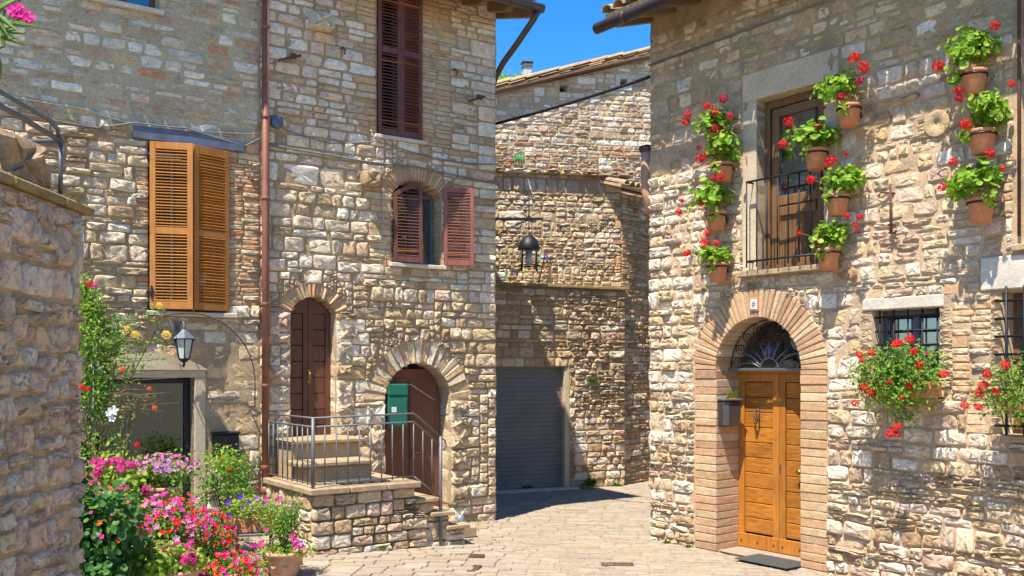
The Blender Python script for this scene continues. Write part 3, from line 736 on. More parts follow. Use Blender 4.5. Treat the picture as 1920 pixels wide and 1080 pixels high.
def slat_mesh(wd, matk, depth=.042, th=.007, ang=.65):
    k = ('slat', round(wd, 3), matk)
    if k not in UM:
        mb = MB(); ca, sa = cos(ang), sin(ang); V = []
        for x in (0, wd):
            for (y, z) in ((-depth/2, -th/2), (depth/2, -th/2), (depth/2, th/2), (-depth/2, th/2)): V.append((x, y*ca-z*sa, y*sa+z*ca))
        mb.add(V, [(0, 1, 2, 3), (7, 6, 5, 4), (0, 4, 5, 1), (1, 5, 6, 2), (2, 6, 7, 3), (3, 7, 4, 0)]); UM[k] = mb.mesh('slat', M[matk])
    return UM[k]
def shutter(parent, hinge, w, h, rot, matk, rails, pitch=.036, stile=.065, rail=.08, arch=None, label=None, flip=False, hinges=(.1, .5, .9)):
    """hinge=(u,v,z) bottom of the hanging edge; rails are heights of mid rails (fractions)"""
    mb = MB(); t = .035; edges = [0]+[r*h for r in rails]+[h]
    if arch is None:
        mb.box(0, stile, -t/2, t/2, 0, h, .004); mb.box(w-stile, w, -t/2, t/2, 0, h, .004); toph = lambda x: h
    else:
        toph = lambda x: h-arch*(1-x/w)**2
        n = 6
        for (a, b) in ((0, stile), (w-stile, w)): mb.prism([(a, 0), (b, 0), (b, toph(b)), (a, toph(a))], -t/2, t/2)
    mb.box(stile, w-stile, -t/2+.002, t/2-.002, 0, rail*1.15, .003)
    for r in rails: mb.box(stile, w-stile, -t/2+.002, t/2-.002, r*h-rail/2, r*h+rail/2, .003)
    if arch is None: mb.box(stile, w-stile, -t/2+.002, t/2-.002, h-rail, h, .003); ztop = h-rail
    else:
        xs = [stile+(w-2*stile)*i/8 for i in range(9)]
        mb.prism([(x, toph(x)) for x in xs][::-1]+[(x, toph(x)-rail) for x in xs], -t/2+.002, t/2-.002); ztop = h-rail*.9
    s = mb.build('shutter', M[matk], parent, hinge, (0, 0, rot))
    if label: s['label'] = label
    z0 = rail*1.15; zones = []
    for r in rails: zones.append((z0, r*h-rail/2)); z0 = r*h+rail/2
    zones.append((z0, ztop)); me = slat_mesh(w-2*stile+.006, matk, ang=(-.6 if flip else .6))
    for (a, b) in zones:
        n = int((b-a)/pitch); p = (b-a)/n
        for i in range(n):
            z = a+p*(i+.5)
            if arch is None or z < toph(stile)-rail-.005: link('slat', me, s, (stile-.003, 0, z+rng.gauss(0, .0012)), (rng.gauss(0, .05), rng.gauss(0, .004), 0))
            else:  # shorter slats below the curved top
                x0 = stile
                while x0 < w-stile and toph(x0)-rail < z: x0 += .01
                if w-stile-x0 > .03: link('slat', slat_mesh(w-stile-x0+.003, matk, ang=(-.6 if flip else .6)), s, (x0, 0, z))
    hm = MB(); hm.box(-.04, .05, -.03, -.018, -.012, .012); hm.box(.012, .032, -.034, -.0182, -.07, .07); hm.tube([(-.02, -.02, -.03), (-.02, -.02, .03)], .012, 8)
    for q in hinges: link('hinge', hm.mesh('hinge', M['iron']) if ('hinge' not in UM) else UM['hinge'], s, (0, (0 if not flip else 0), q*h), (0, 0, 0) if not flip else (pi, 0, 0)); UM.setdefault('hinge', s.children[-1].data if s.children else None)
    return s
shutter(A, (-4.82, -.04, 2.895), .475, 1.93, radians(-20), 'orange', [.47], pitch=.034)
shutter(A, (-3.90, -.04, 2.895), .475, 1.93, radians(195), 'orange', [.47], pitch=.034, flip=True)

B = frame_empty('stone_house', 'L', 'tall stone house with maroon shutters, arched brown doors and a rusty downpipe', 'house')
oB = [Opening(-1.893, -1.221, 5.32, 7.35, pad=.0, padz=(.05, .0)),
      Opening(-1.671, -.900, 3.63, 4.56, rise=.21, ring=.2, padz=(.05, 0)),
      Opening(-3.10, -2.483, 1.33, 2.92, rise=.20, ring=.17, pad=.0),
      Opening(-1.775, -.752, 0.0, 1.78, rise=.505, ring=.30, pad=.0)]
S_b1 = st((.14, .36), (.09, .17), (.006, .026), 'mix', ['pale', 'pale', 'rough'], gap=.022, tilt=.015, yaw=.03)
S_bb = st((.16, .30), (.05, .07), (.004, .014), 'brick', ['bpale', 'bpale', 'brick'], gap=.014, tilt=.008, yaw=.02)
S_bm = st((.13, .38), (.07, .19), (.01, .035), 'mix', ['rough', 'gold', 'rough', 'pale'], gap=.018, tilt=.03, yaw=.07)
S_bl = st((.13, .36), (.07, .19), (.015, .05), 'mix', ['gold', 'gold', 'rough'], gap=.02, tilt=.04, yaw=.08)
S_bq = st((.22, .42), (.13, .24), (.012, .035), 'block', ['pale', 'rough'], gap=.012, tilt=.008, yaw=.02)
S_bq2 = st((.2, .42), (.14, .27), (.02, .05), 'block', ['gold', 'gold', 'rough'], gap=.016, tilt=.012, yaw=.03)
def styB(u, z):
    if z > 5.2 and ((-2.32 < u < -1.89) or (-1.23 < u < -.78)) : return S_bb
    if 3.5 < z < 4.75 and -2.15+.12*rng.random() < u < -1.60: return S_bb
    if u > -.45: return S_bq if z > 2.6 else S_bq2
    if z > 4.75: return S_b1
    if z < 2.9 and (-3.5 < u < -3.0 or -2.5 < u < -2.2): return S_bq
    if z > 3.3: return S_b1 if u > -.9 else S_bm
    return S_bl if u > -2.2 else S_bm
def blkB(U, Z):
    m = np.zeros_like(U, bool)
    for o in oB: m |= o.block(U, Z)
    return m
wall_sheet(B, M['mortar'], -3.5, 0, -.1, 7.6, oB, .016)
lay(B, 'L', pack(-3.5, 0, 0, 7.5, .02, blkB, styB, rng), rng, back=.05, limit=300)
shell(B, M['mortar'], -3.5, -.0, 7.5, 6.0, left=False, v0=.06)
side_stones(B, 1, 0.0, 1.6, 0, 7.4, S_bq, 3)
rf = tiled_roof(B, -2.75, .34, -.60, 7.30, radians(16), 7, rows=2, sp=.2)
tiled_roof(B, -3.5, -2.755, -.40, 7.36, radians(16), 7, rows=2, sp=.2, rafters=False)
gm = MB(); gm.tube([(-2.75, -.66, 7.27), (.36, -.66, 7.27)], .065, 12); g_ = gm.build('gutter', M['gutter'], B)
MB().tube([(.28, -.66, 7.22), (.24, -.62, 7.12), (.17, -.3, 6.84), (.10, -.05, 6.62), (.10, .16, 6.45), (.10, .3, 6.2), (.10, .32, .1)], .045, 10).build('downpipe', M['gutter'], B)
MB().box(-1.95, -1.16, -.07, .2, 5.27, 5.318, .008).build('window_sill', M['lintel'], B)
MB().box(-1.72, -.86, -.08, .3, 3.575, 3.628, .008).build('window_sill', M['lintel'], B)
voussoirs(B, oB[1], 22, -.012, .3, 'brick', 'voussoir', jit=.15, gap=.010)
voussoirs(B, oB[2], 19, -.014, .3, 'brick', 'voussoir', jit=.2, gap=.010)
voussoirs(B, oB[3], 19, -.012, .3, 'gold', 'voussoir', jit=.22, gap=.008)
window_unit(B, -1.893, -1.221, 5.32, 7.3, .12, M['frame_wood'], curtain=False)
window_unit(B, -1.66, -.91, 3.63, 4.62, .2, M['steel'], fw=.045)
# reveal brickwork of the arched window
jamb(B, -.905, -.80, 3.63, 4.56, (.06, .08), 0.004, .3, 'bpale', rng, 'brick', 'brick', side=1)
jamb(B, -1.80, -1.66, 3.63, 4.56, (.06, .08), 0.004, .3, 'bpale', rng, 'brick', 'brick', side=-1)
jamb(B, -2.489, -2.25, 1.33, 2.93, (.16, .30), -.02, .3, 'rough', rng, side=1, wj=.1)
jamb(B, -3.36, -3.094, 1.33, 2.93, (.16, .30), -.02, .3, 'rough', rng, side=-1, wj=.08)
jamb(B, -.758, -.50, .0, 1.74, (.16, .34), -.03, .35, 'gold', rng, side=1, wj=.08)
jamb(B, -2.02, -1.769, .0, 1.78, (.16, .34), -.03, .35, 'rough', rng, side=-1, wj=.1)
# doors
def arched_door(parent, op, v, matk, split, label=None, dz0=0):
    mb = MB(); n = 14; gap = .004
    def top(x):
        return op.cz+sqrt(max(0, (op.R-.012)**2-(x-op.c)**2))
    leaves = [(op.u0+.01, split-gap), (split+gap, op.u1-.01)]
    d = None
    for (a, b) in leaves:
        st_ = .065; m2 = MB()
        for (p, q) in ((a, a+st_), (b-st_, b)): m2.prism([(p, op.z0+dz0), (q, op.z0+dz0), (q, top(q)), (p, top(p))], v, v+.05)
        xs = [a+st_+(b-a-2*st_)*i/6 for i in range(7)]
        m2.prism([(x, top(x)) for x in xs][::-1]+[(x, min(top(xs[0]), top(xs[-1]))-.09) for x in (xs[0], xs[-1])], v+.002, v+.048)
        m2.box(a+st_, b-st_, v+.002, v+.048, op.z0+dz0, op.z0+dz0+.14)
        dd = m2.build('door', M[matk], parent); 
        z = op.z0+dz0+.142; zt = min(top(xs[0]), top(xs[-1]))-.092; k = max(3, int((zt-z)/.2)); ph = (zt-z)/k
        for i in range(k): MB().box(a+st_+.002, b-st_-.002, v+.014, v+.04, z+ph*i+.003, z+ph*(i+1)-.003, .006).build('panel', M[matk], dd)
        d = dd
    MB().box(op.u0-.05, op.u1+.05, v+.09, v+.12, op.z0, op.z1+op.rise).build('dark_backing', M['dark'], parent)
    return d
d1 = arched_door(B, oB[2], .16, 'dark_door', -2.80)
hb = MB(); hb.tube([(-2.79, .16, 2.16), (-2.79, .12, 2.15), (-2.79, .12, 2.06), (-2.79, .16, 2.05)], .009, 6); hb.box(-2.805, -2.775, .15, .162, 2.02, 2.19, .003); hb.build('handle', M['brass'], d1)
# plain planked arched door
op = oB[3]; mb = MB()
xs = [op.u0+.02+(op.u1-op.u0-.04)*i/16 for i in range(17)]
mb.prism([(x, min(op.cz+sqrt(max(0, (op.R-.03)**2-(x-op.c)**2)), 2.2)) for x in xs][::-1]+[(xs[0], 0.0), (xs[-1], 0.0)], .26, .31)
M['red_door'] = wood('red brown door', (.21, .078, .038), (.15, .052, .026), .5)
dr = mb.build('door', M['red_door'], B)
MB().box(-1.27, -1.255, .245, .262, .02, 2.05, .002).build('leaf_joint', M['dark_door'], dr)
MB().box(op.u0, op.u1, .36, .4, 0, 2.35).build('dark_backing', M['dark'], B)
MB().tube([(-1.45, .25, 1.93), (-1.25, .25, 1.99), (-.86, .25, 1.76)], .007, 5).build('loose_wire', M['cablew'], dr)
hb = MB(); hb.box(-1.23, -1.19, .238, .262, .95, 1.08, .003); hb.tube([(-1.21, .24, 1.04), (-1.21, .2, 1.04), (-1.12, .2, 1.04)], .008, 6); hb.build('handle', M['brass'], dr)
# maroon shutters
shutter(B, (-1.89, -.02, 5.325), .334, 2.0, radians(-2), 'maroon', [.57], pitch=.042, stile=.05)
shutter(B, (-1.224, -.02, 5.325), .334, 2.0, radians(182), 'maroon', [.57], pitch=.042, stile=.05, flip=True)
shutter(B, (-1.672, -.05, 3.64), .40, 1.08, radians(-10), 'maroon', [], pitch=.042, stile=.05, arch=.16, rail=.07, hinges=(.15, .8))
shutter(B, (-.895, -.05, 3.64), .42, 1.08, radians(-22), 'pinkish', [], pitch=.042, stile=.05, arch=-.0001, rail=.07, hinges=(.15, .8), label='sunlit right-hand shutter folded back on the wall')
# projecting stones, iron ties
def one_stone(parent, name, u, z, w, h, proud, matk, kind='block', i=0, back=.05, rot=(0, 0, 0)):
    return link(name, unit_mesh(kind, i, matk), parent, (u, back, z), rot, (w, proud+back, h))
one_stone(B, 'projecting_stone', -2.03, 4.70, .24, .2, .20, 'gold', 'block', 3)
one_stone(B, 'projecting_stone', -2.73, 6.62, .30, .2, .22, 'rough', 'rubble', 5)
for (u, z, s) in ((-3.13, 6.1, 1), (-.36, 6.03, -1)):
    mb = MB(); mb.tube([(u-.16, -.10, z-.07), (u, -.05, z), (u+.14, -.07, z+.05)], .014, 6); mb.tube([(u+.03, .05, z+.02), (u+.03, -.08, z+.02)], .016, 6); mb.box(u+.0, u+.07, -.1, -.07, z-.01, z+.05); mb.build('wall_tie', M['rust'], B)
for (u, z) in ((-2.42, 6.33), (-.72, 6.35)):
    MB().tube([(u, .03, z+.03), (u, -.07, z+.03), (u+.03, -.08, z), (u+.02, -.08, z-.06)], .011, 6).build('iron_hook', M['rust'], B)
# downpipe with brackets
dp = MB().tube([(-3.46, -.09, 7.5), (-3.46, -.09, .68)], .046, 14).build('downpipe', M['copper'], B)
for z in (1.0, 2.0, 3.0, 4.3, 5.3, 6.4): MB().lathe([(.054, -.018), (.056, -.012), (.056, .012), (.054, .018)], 16, (-3.46, -.09, z)).build('pipe_bracket', M['copper'], dp)
MB().lathe([(.062, .66), (.062, .72), (.052, .76)], 16, (-3.46, -.09, 0)).build('pipe_shoe', M['copper'], dp)

# cables strung along the left facades (each one a thing)
def RPt(fr, u, v, z):
    x0, y0, a = FRAMES[fr]; a = radians(a); return Vector((x0+u*cos(a)-v*sin(a), y0+u*sin(a)+v*cos(a), z))
def cable(label, fr, pts, r, mat='cable', group=None):
    P = []
    for i in range(len(pts)-1):
        a, b = Vector(pts[i]), Vector(pts[i+1])
        for k in range(8):
            t = k/8; q = a.lerp(b, t); q.z -= .03*(b-a).length*4*t*(1-t)*.35; P.append(q)
    P.append(Vector(pts[-1]))
    if fr: P = [RPt(fr, *q) for q in P]
    o = MB().tube([tuple(q) for q in P], r, 6).build('cable', M[mat]); return tag(o, label, 'cable', group)
cable('pale cable crossing the upper wall of the house with honey shutters', 'L', [(-7.5, -.03, 5.15), (-6.35, -.03, 5.12), (-5.56, -.03, 5.1), (-5.0, -.03, 5.0), (-4.2, -.03, 5.03), (-3.5, -.04, 5.1)], .010, 'cablew')
cable('dark cable running just above the blue grey steel lintel', 'L', [(-7.5, -.035, 5.0), (-6.3, -.035, 4.96), (-5.4, -.035, 4.9), (-5.0, -.07, 5.01), (-4.4, -.07, 5.03), (-3.7, -.05, 4.92), (-3.5, -.05, 5.05)], .009)
cable('thin cable sagging below the closed upper maroon shutters', 'L', [(-3.35, -.06, 5.22), (-2.6, -.05, 5.1), (-1.9, -.05, 5.22), (-1.2, -.05, 5.12), (-.5, -.05, 5.1), (.02, -.05, 5.15)], .008)
cable('thicker cable just above the brick arch of the small window', 'L', [(-3.4, -.06, 4.98), (-2.6, -.05, 4.95), (-1.9, -.06, 4.93), (-1.3, -.06, 4.95), (-.6, -.06, 4.9), (.02, -.06, 4.86)], .012)
cable('thin wire dropping down the wall left of the arched window', 'L', [(-1.86, -.05, 4.95), (-1.86, -.06, 4.2), (-1.87, -.06, 3.4), (-1.85, -.06, 2.9)], .005)

# round junction box beside the downpipe
jb = MB().lathe([(.0, 0), (.075, 0), (.08, .012), (.08, .05), (.07, .06), (0, .062)], 20)
o = jb.build('junction_box', M['steel']); o.location = RPt('L', -3.3, -.015, 5.27); o.rotation_euler = (radians(90), 0, radians(34.8)); tag(o, 'round grey junction box on the wall beside the rusty downpipe', 'junction box')

# ------------------------------------------------------------------ landing, steps, railing
ST = frame_empty('stone_landing', 'L', 'stone landing with steps up to the narrow brown door', 'steps')
D = 1.50
MB().box(-3.44, -2.17, -D+.05, -.05, 0, .80).build('core', M['mortar'], ST)
S_st = st((.14, .34), (.08, .16), (.01, .035), 'mix', ['gold', 'brown', 'rough'], gap=.02, tilt=.02, yaw=.03)
recs = pack(-3.45, -1.98, .0, .80, .02, lambda U, Z: (U > -2.16) & (Z > .62-(U+2.16)*1.0) | (U > -1.98), lambda u, z: S_st, rng)
def pf(a, b, ry): return (a, -D+.05, b), (0, ry, 0)
def lay_front(parent, recs, fn, name='stone'):
    for (u, z, w, h, s_) in recs:
        p, R = fn(u+w/2, z+h/2, rng.gauss(0, .015)); k = 'rubble' if rng.random() < .5 else 'block'
        link(name, unit_mesh(k, rng.randrange(len(UNITS[k])), rng.choice(s_['mat'])), parent, p, R, (w-.014, .05+rng.uniform(*s_['proud']), h-.014))
lay_front(ST, recs, pf)
recs = pack(0, D-.05, .0, .80, .02, lambda U, Z: U < -9, lambda u, z: S_st, rng)
lay_front(ST, recs, lambda a, b, ry: ((-3.44+.05, -D+.04+a, b), (0, ry, -pi/2)))
for (a, b) in ((-3.50, -3.02), (-3.012, -2.55), (-2.542, -2.10)):
    MB().box(a, b, -D-.07, -.03, .80, .872, .012).build('slab', M['slabst'], ST)
MB().box(-3.30, -2.46, -.98, -.62, .874, 1.05, .01).build('riser_block', M['mortar'], ST)
MB().box(-3.38, -2.44, -1.02, -.55, 1.052, 1.11, .014).build('step', M['slabst'], ST)
MB().box(-3.30, -2.40, -.54, -.02, .876, 1.29, .01).build('riser_block', M['mortar'], ST)
MB().box(-3.33, -2.36, -.60, .14, 1.292, 1.345, .014).build('step', M['slabst'], ST)
for i, (u0, zt) in enumerate(((-2.16, .66), (-1.94, .48), (-1.72, .30))):
    MB().box(u0, u0+.30, -D+.08, -.42, 0, zt-.055).build('riser_block', M['mortar'], ST)
    MB().box(u0-.0, u0+.33, -D-.03, -.40, zt-.053, zt, .012).build('step', M['slabst'], ST)
    lay_front(ST, pack(u0, u0+.30, 0, zt-.06, .02, lambda U, Z: U < -99, lambda u, z: S_st, rng), lambda a, b, ry: ((a, -D+.08+.02, b), (0, ry, 0)))
o = MB().box(-.2, .2, -.12, .12, 0, .15, .02).build('stone_block', M['slabst']); o.location = RPt('L', -1.2, -.95, 0.03); o.rotation_euler = (0, 0, radians(28)); tag(o, 'loose stone step block lying at the foot of the landing stairs', 'stone block')
o = MB().box(-.3, .3, -.2, .2, 0, .015, .004).build('door_mat', M['mat']); o.location = RPt('L', -2.72, -1.2, .874); o.rotation_euler = (0, 0, radians(34.8)); tag(o, 'dark mat on the landing below the brown door steps', 'mat')
RL = frame_empty('iron_railing', 'L', 'grey iron railing round the stone landing', 'railing')
V0 = -1.50
def bar(name, pts, r, n=6, parent=None): return MB().tube(pts, r, n, True).build(name, M['greyiron'], parent or RL)
bar('post', [(-3.44, V0, .80), (-3.44, V0, 1.66)], .022, 8)
bar('post', [(-1.80, V0, .08), (-1.80, V0, 1.39)], .022, 8)
bar('post', [(-3.44, -.06, .87), (-3.44, -.06, 1.66)], .016, 8)
for z in (1.655, 1.555):
    bar('rail', [(-3.44, -.06, z), (-3.44, V0, z), (-2.17, V0, z+.02), (-1.80, V0, z-.27)], .011)
bar('rail', [(-3.44, -.06, .92), (-3.44, V0, .92), (-2.17, V0, .93)], .009); bar('rail', [(-2.17, V0, .93), (-1.80, V0, .64)], .009)
n = 8
bm_ = MB().tube([(0, 0, .90), (0, 0, 1.57)], .0085, 6).mesh('baluster', M['greyiron'])
for i in range(1, 10): link('baluster', bm_, RL, (-3.44+i*.141, V0, 0))
for i in range(1, 10): link('baluster', bm_, RL, (-3.44, V0+i*.15, 0))
for i in range(1, 3): link('baluster', bm_, RL, (-2.17+i*.125, V0, -.09*i-.0))
mb = MB(); mb.tube([(-1.80+.02, V0, 1.36), (-1.74, V0, 1.34), (-1.72, V0, 1.26), (-1.76, V0, 1.22)], .012, 6); mb.build('scroll_end', M['greyiron'], RL)

# green cabinet, mailbox, lamp, trellis arch
def box_thing(name, fr, u, v, z, label, cat, rz=0):
    e = empty(name, RPt(fr, u, v, z), radians(FRAMES[fr][2])+rz, label, cat); return e
e = box_thing('metal_cabinet', 'L', -1.58, .12, 1.42, 'green metal letter cabinet in the arched doorway beside the red brown door', 'cabinet')
MB().box(-.15, .15, -.12, .1, 0, .42, .01).build('body', M['green_box'], e); MB().box(-.155, .155, -.13, .1, .425, .58, .012).build('hood', M['green_box'], e)
MB().box(-.13, .13, -.128, -.122, .03, .38, .003).build('door', M['green_box'], e); MB().box(-.1, -.03, -.133, -.1285, .2, .27).build('label_plate', M['white'], e)
e = box_thing('mailbox', 'L', -3.95, -.02, 1.14, 'small black mailbox on the wall right of the glazed door', 'mailbox')
MB().box(-.15, .15, -.11, 0, 0, .28, .012).build('body', M['iron'], e); MB().box(-.16, .16, -.135, .0, .283, .31, .008).build('lid', M['iron'], e); MB().box(-.045, .045, -.114, -.1105, .13, .15).build('name_plate', M['brass'], e)

def lantern_parts(e, s=1, hang=True, glassm='opal'):
    # six sided tapered lantern, top at z=0
    n = 6; R1, R0, H = .115*s, .07*s, .24*s; zt = -.12*s
    P = lambda r, z: [(r*cos(2*pi*k/n+.3), r*sin(2*pi*k/n+.3), z) for k in range(n)]
    top, bot = P(R1, zt), P(R0, zt-H)
    fm = MB()
    for k in range(n): fm.tube([top[k], bot[k]], .007*s, 5); fm.tube([top[k], top[(k+1) % n]], .008*s, 5); fm.tube([bot[k], bot[(k+1) % n]], .007*s, 5)
    fm.build('frame', M['iron'], e)
    gm = MB(); ti, bi = P(R1*.93, zt), P(R0*.93, zt-H); gm.add(ti+bi, [(k, (k+1) % n, n+(k+1) % n, n+k) for k in range(n)]); gm.build('pane', M[glassm], e)
    cm = MB(); a, b, c = P(R1*1.28, zt+.005), P(R1*.55, zt+.075*s), P(.02*s, zt+.12*s)
    cm.add(a+b+c, [tuple(range(n))[::-1], tuple(range(2*n, 3*n))]+[(k, (k+1) % n, n+(k+1) % n, n+k) for k in range(n)]+[(n+k, n+(k+1) % n, 2*n+(k+1) % n, 2*n+k) for k in range(n)])
    cm.lathe([(.0, zt+.12*s), (.018*s, zt+.13*s), (.02*s, zt+.15*s), (.008*s, zt+.165*s), (.006*s, zt+.2*s)], 8); cm.build('cap', M['steel'], e)
    bt = MB().lathe([(R0*1.05, zt-H), (R0*.6, zt-H-.03*s), (.012*s, zt-H-.05*s), (.018*s, zt-H-.07*s), (.0, zt-H-.1*s)], 8); bt.build('finial', M['iron'], e)
e = box_thing('wall_lantern', 'L', -4.50, -.28, 2.66, 'grey six sided wall lantern above the glazed door', 'lantern')
lantern_parts(e, .95)
mb = MB(); sc = [(0, 0, .05), (0, .06, .1), (0, .16, .08), (0, .24, .02), (0, .26, -.1)]; mb.tube(sc, .009, 6); mb.box(-.03, .03, .25, .285, -.16, .1, .004)
for k in range(5): a = k*.8; mb.tube([(.03*cos(a), .02+.01*k, .1+.02*sin(a)), (.03*cos(a+.8), .02+.01*k+.01, .1+.02*sin(a+.8))], .006, 5)
for sx in (-1, 1): MB().tube([(sx*.11, 0, -.13), (sx*.15, 0, -.10), (sx*.17, 0, -.13), (sx*.15, 0, -.16), (sx*.13, 0, -.15)], .006, 5).build('scroll', M['greyiron'], e)
mb.tube([(0, .26, -.10), (0, .26, -.35), (0, .16, -.42), (0, .05, -.42), (0, 0, -.44)], .008, 5); mb.build('bracket', M['greyiron'], e)

# iron rose arch in front of the wall
e = frame_empty('rose_arch', 'L', 'thin iron arch carrying the yellow roses over the glazed door', 'arch')
pts = []
for i in range(33):
    a = pi*(1-i/32); pts.append((-4.42+.78*cos(a)*(1.18 if cos(a) < 0 else 1), -.22, 2.05+.80*sin(a)))
MB().tube(pts+[(-3.64, -.22, 1.75)], .008, 6).build('hoop', M['rust'], e)
MB().tube([(-3.64, -.22, 1.75), (-3.64, .03, 1.74)], .010, 6).build('fixing', M['rust'], e)
# ------------------------------------------------------------------ RIGHT HOUSE
R_ = frame_empty('stone_house', 'R', 'stone house with amber arched door, geranium pots and barred windows', 'house')
oR = [Opening(1.70, 2.60, 3.33, 5.29, pad=.20, padz=(.07, .33)), Opening(3.17, 3.896, 1.95, 2.80, pad=.13, padz=(.06, .13)),
      Opening(4.49, 5.25, 1.60, 2.906, pad=.10, padz=(.06, .03)), Opening(4.66, 5.3, 3.33, 5.6, pad=.06, padz=(.06, .1)),
      Opening(1.098, 2.312, -.1, 2.19, rise=.606, ring=.33, pad=.335)]
S_rt = st((.16, .40), (.09, .18), (-.002, .014), 'mix', ['ochre', 'ochre', 'gold', 'flush'], gap=.03, tilt=.03, yaw=.03)
S_rm = st((.10, .36), (.06, .18), (.003, .022), 'mix', ['rose', 'rose', 'gold', 'rose'], gap=.022, tilt=.035, yaw=.05)
S_rl = st((.09, .34), (.05, .15), (.010, .045), 'mix', ['rose', 'rose', 'gold', 'rose', 'brown'], gap=.018, tilt=.05, yaw=.06)
S_rc = st((.16, .30), (.09, .17), (.015, .06), 'mix', ['rose', 'pale', 'rose'], gap=.018, tilt=.02, yaw=.05)
S_rb = st((.16, .28), (.055, .075), (.002, .012), 'brick', ['bpale', 'bpale', 'brick'], gap=.012, tilt=.01, yaw=.02)
def styR(u, z):
    if z > 5.25: return S_rt
    if z > 4.55 and u < 1.5: return S_rt if rng.random() < .8 else S_rm
    if 1.9 < z < 2.95 and (3.88 < u < 4.15 or 3.0 < u < 3.2): return S_rb
    if 4.15 < u < 4.5 and 1.5 < z < 3.0: return S_rb if u < 4.6 and rng.random() < .7 else S_rm
    if u > 4.42 and z > 3.6: return S_rb
    if z < 1.9: return S_rl
    if u < .3: return S_rc
    return S_rm
def blkR(U, Z):
    m = np.zeros_like(U, bool)
    for o in oR: m |= o.block(U, Z)
    m |= ((U-3.875)**2+(Z-4.58)**2) < .13**2
    m |= (U > 4.30) & (U < 5.5) & (Z > 2.92) & (Z < 3.25)
    return m
wall_sheet(R_, M['mortarR'], 0, 8.0, -.1, 5.2, oR, .016, cell=.05, reveal=.5); wall_sheet(R_, M['mortarT'], 0, 8.0, 5.2, 6.75, oR, .03, cell=.05, reveal=.5)
lay(R_, 'R', pack(0, 6.4, -.06, 6.5, .02, blkR, styR, rng), rng, back=.05, limit=300)
shell(R_, M['mortar'], -.0, 8.0, 6.6, 6.0, right=True, v0=.06)
side_stones(R_, -1, 0.0, 1.6, 0, 6.5, S_rc, 8)
rf = tiled_roof(R_, -.14, 8.0, -.66, 6.62, radians(17), 6.8, rows=3)
MB().tube([(-.22, -.74, 6.50), (8, -.74, 6.50)], .07, 14).build('gutter', M['gutter'], R_)
for u in (.3, 1.2, 2.1): MB().lathe([(.074, -.015), (.077, 0), (.074, .015)], 16).build('gutter_bracket', M['gutter'], R_, (u, -.74, 6.50), (0, pi/2, 0))
MB().tube([(.0, -.035, 6.12), (2.5, -.03, 6.14), (8.0, -.03, 6.10)], .012, 5).build('wall_wire', M['cable'], R_)
# arched doorway
def jb_mesh(i):
    k = ('jbm', i)
    if k not in UM:
        r2 = random.Random(50+i); mb = MB(); mb.box(-.5, .5, -1, 0, -.5, .5, 0)
        mb = MB(); cx_, cy_, cz_ = .018, .014, .07
        # bevel sized for the brick's real proportions
        V = []; 
        for (dx, dy, dz) in ((0, cy_, cz_), (cx_, 0, cz_), (cx_, cy_, 0)):
            for x in (-.5+dx, .5-dx):
                for y in (-1+dy, 0-dy):
                    for z in (-.5+dz, .5-dz): V.append((x+r2.uniform(-.006, .006), y+r2.uniform(-.004, .004), z+r2.uniform(-.03, .03)))
        t = MB(); t.box(-1, 1, -1, 1, -1, 1, .1); mb.add(V, t.f); UM[k] = mb.mesh('brick', M['bdoor'])
    return UM[k]
D5 = oR[4]
voussoirs(R_, D5, 37, -.02, .42, 'bdoor', 'brick', jit=.04, gap=.006)
for (a, b, sd) in ((.772, 1.108, -1), (2.302, 2.640, 1)):
    z = -.08
    while z < 2.16:
        h = min(rng.uniform(.085, .105), 2.19-z)
        if 2.19-z-h < .04: h = 2.19-z
        link('brick', jb_mesh(rng.randrange(4)), R_, ((a+b)/2, .42, z+h/2), (0, rng.gauss(0, .004), 0), (b-a+rng.uniform(-.006, .0), .435+rng.uniform(-.006, .006), h-.009)); z += h
MB().box(.79, 1.085, .0, .415, -.1, 2.19).build('jamb_mortar', M['mortarR'], R_); MB().box(2.326, 2.62, .0, .415, -.1, 2.19).build('jamb_mortar', M['mortarR'], R_)
one_stone(R_, 'doorstep', 1.705, 0.0, 1.21, .07, .02, 'slab' if False else 'pave', 'brick', 1, back=.62)
VD = .40; ms = 1.705
for (a, b) in ((1.105, ms-.003), (ms+.003, 2.305)):
    m2 = MB(); s_ = .085
    m2.box(a, a+s_, VD, VD+.05, .04, 2.15, .004); m2.box(b-s_, b, VD, VD+.05, .04, 2.15, .004)
    m2.box(a+s_, b-s_, VD+.002, VD+.048, 2.05, 2.15, .004)
    dd = m2.build('door', M['amberv'], R_)
    MB().box(a, b, VD-.018, VD-.001, .04, .21, .006).build('kick_board', M['amberv'], dd)
    k = 10; z0, z1 = .22, 2.045; ph = (z1-z0)/k
    for i in range(k): MB().box(a+s_+.002, b-s_-.002, VD+.016, VD+.044, z0+ph*i+.003, z0+ph*(i+1)-.003, .007).build('panel', M['amber'], dd)
    for x in (a+.06, (a+b)/2, b-.06): MB().lathe([(.0, 0), (.014, .0), (.010, .008), (0, .012)], 8).build('stud', M['rust'], dd, (x, VD-.018, .12), (pi/2, 0, 0))
    if a < 1.3: dl = dd
    else: d_r = dd
kn = MB(); kn.lathe([(0, 0), (.028, .004), (.024, .02), (0, .028)], 12); kb = kn.build('knocker', M['rust'], dl, (1.40, VD-.0, 1.70), (pi/2, 0, 0))
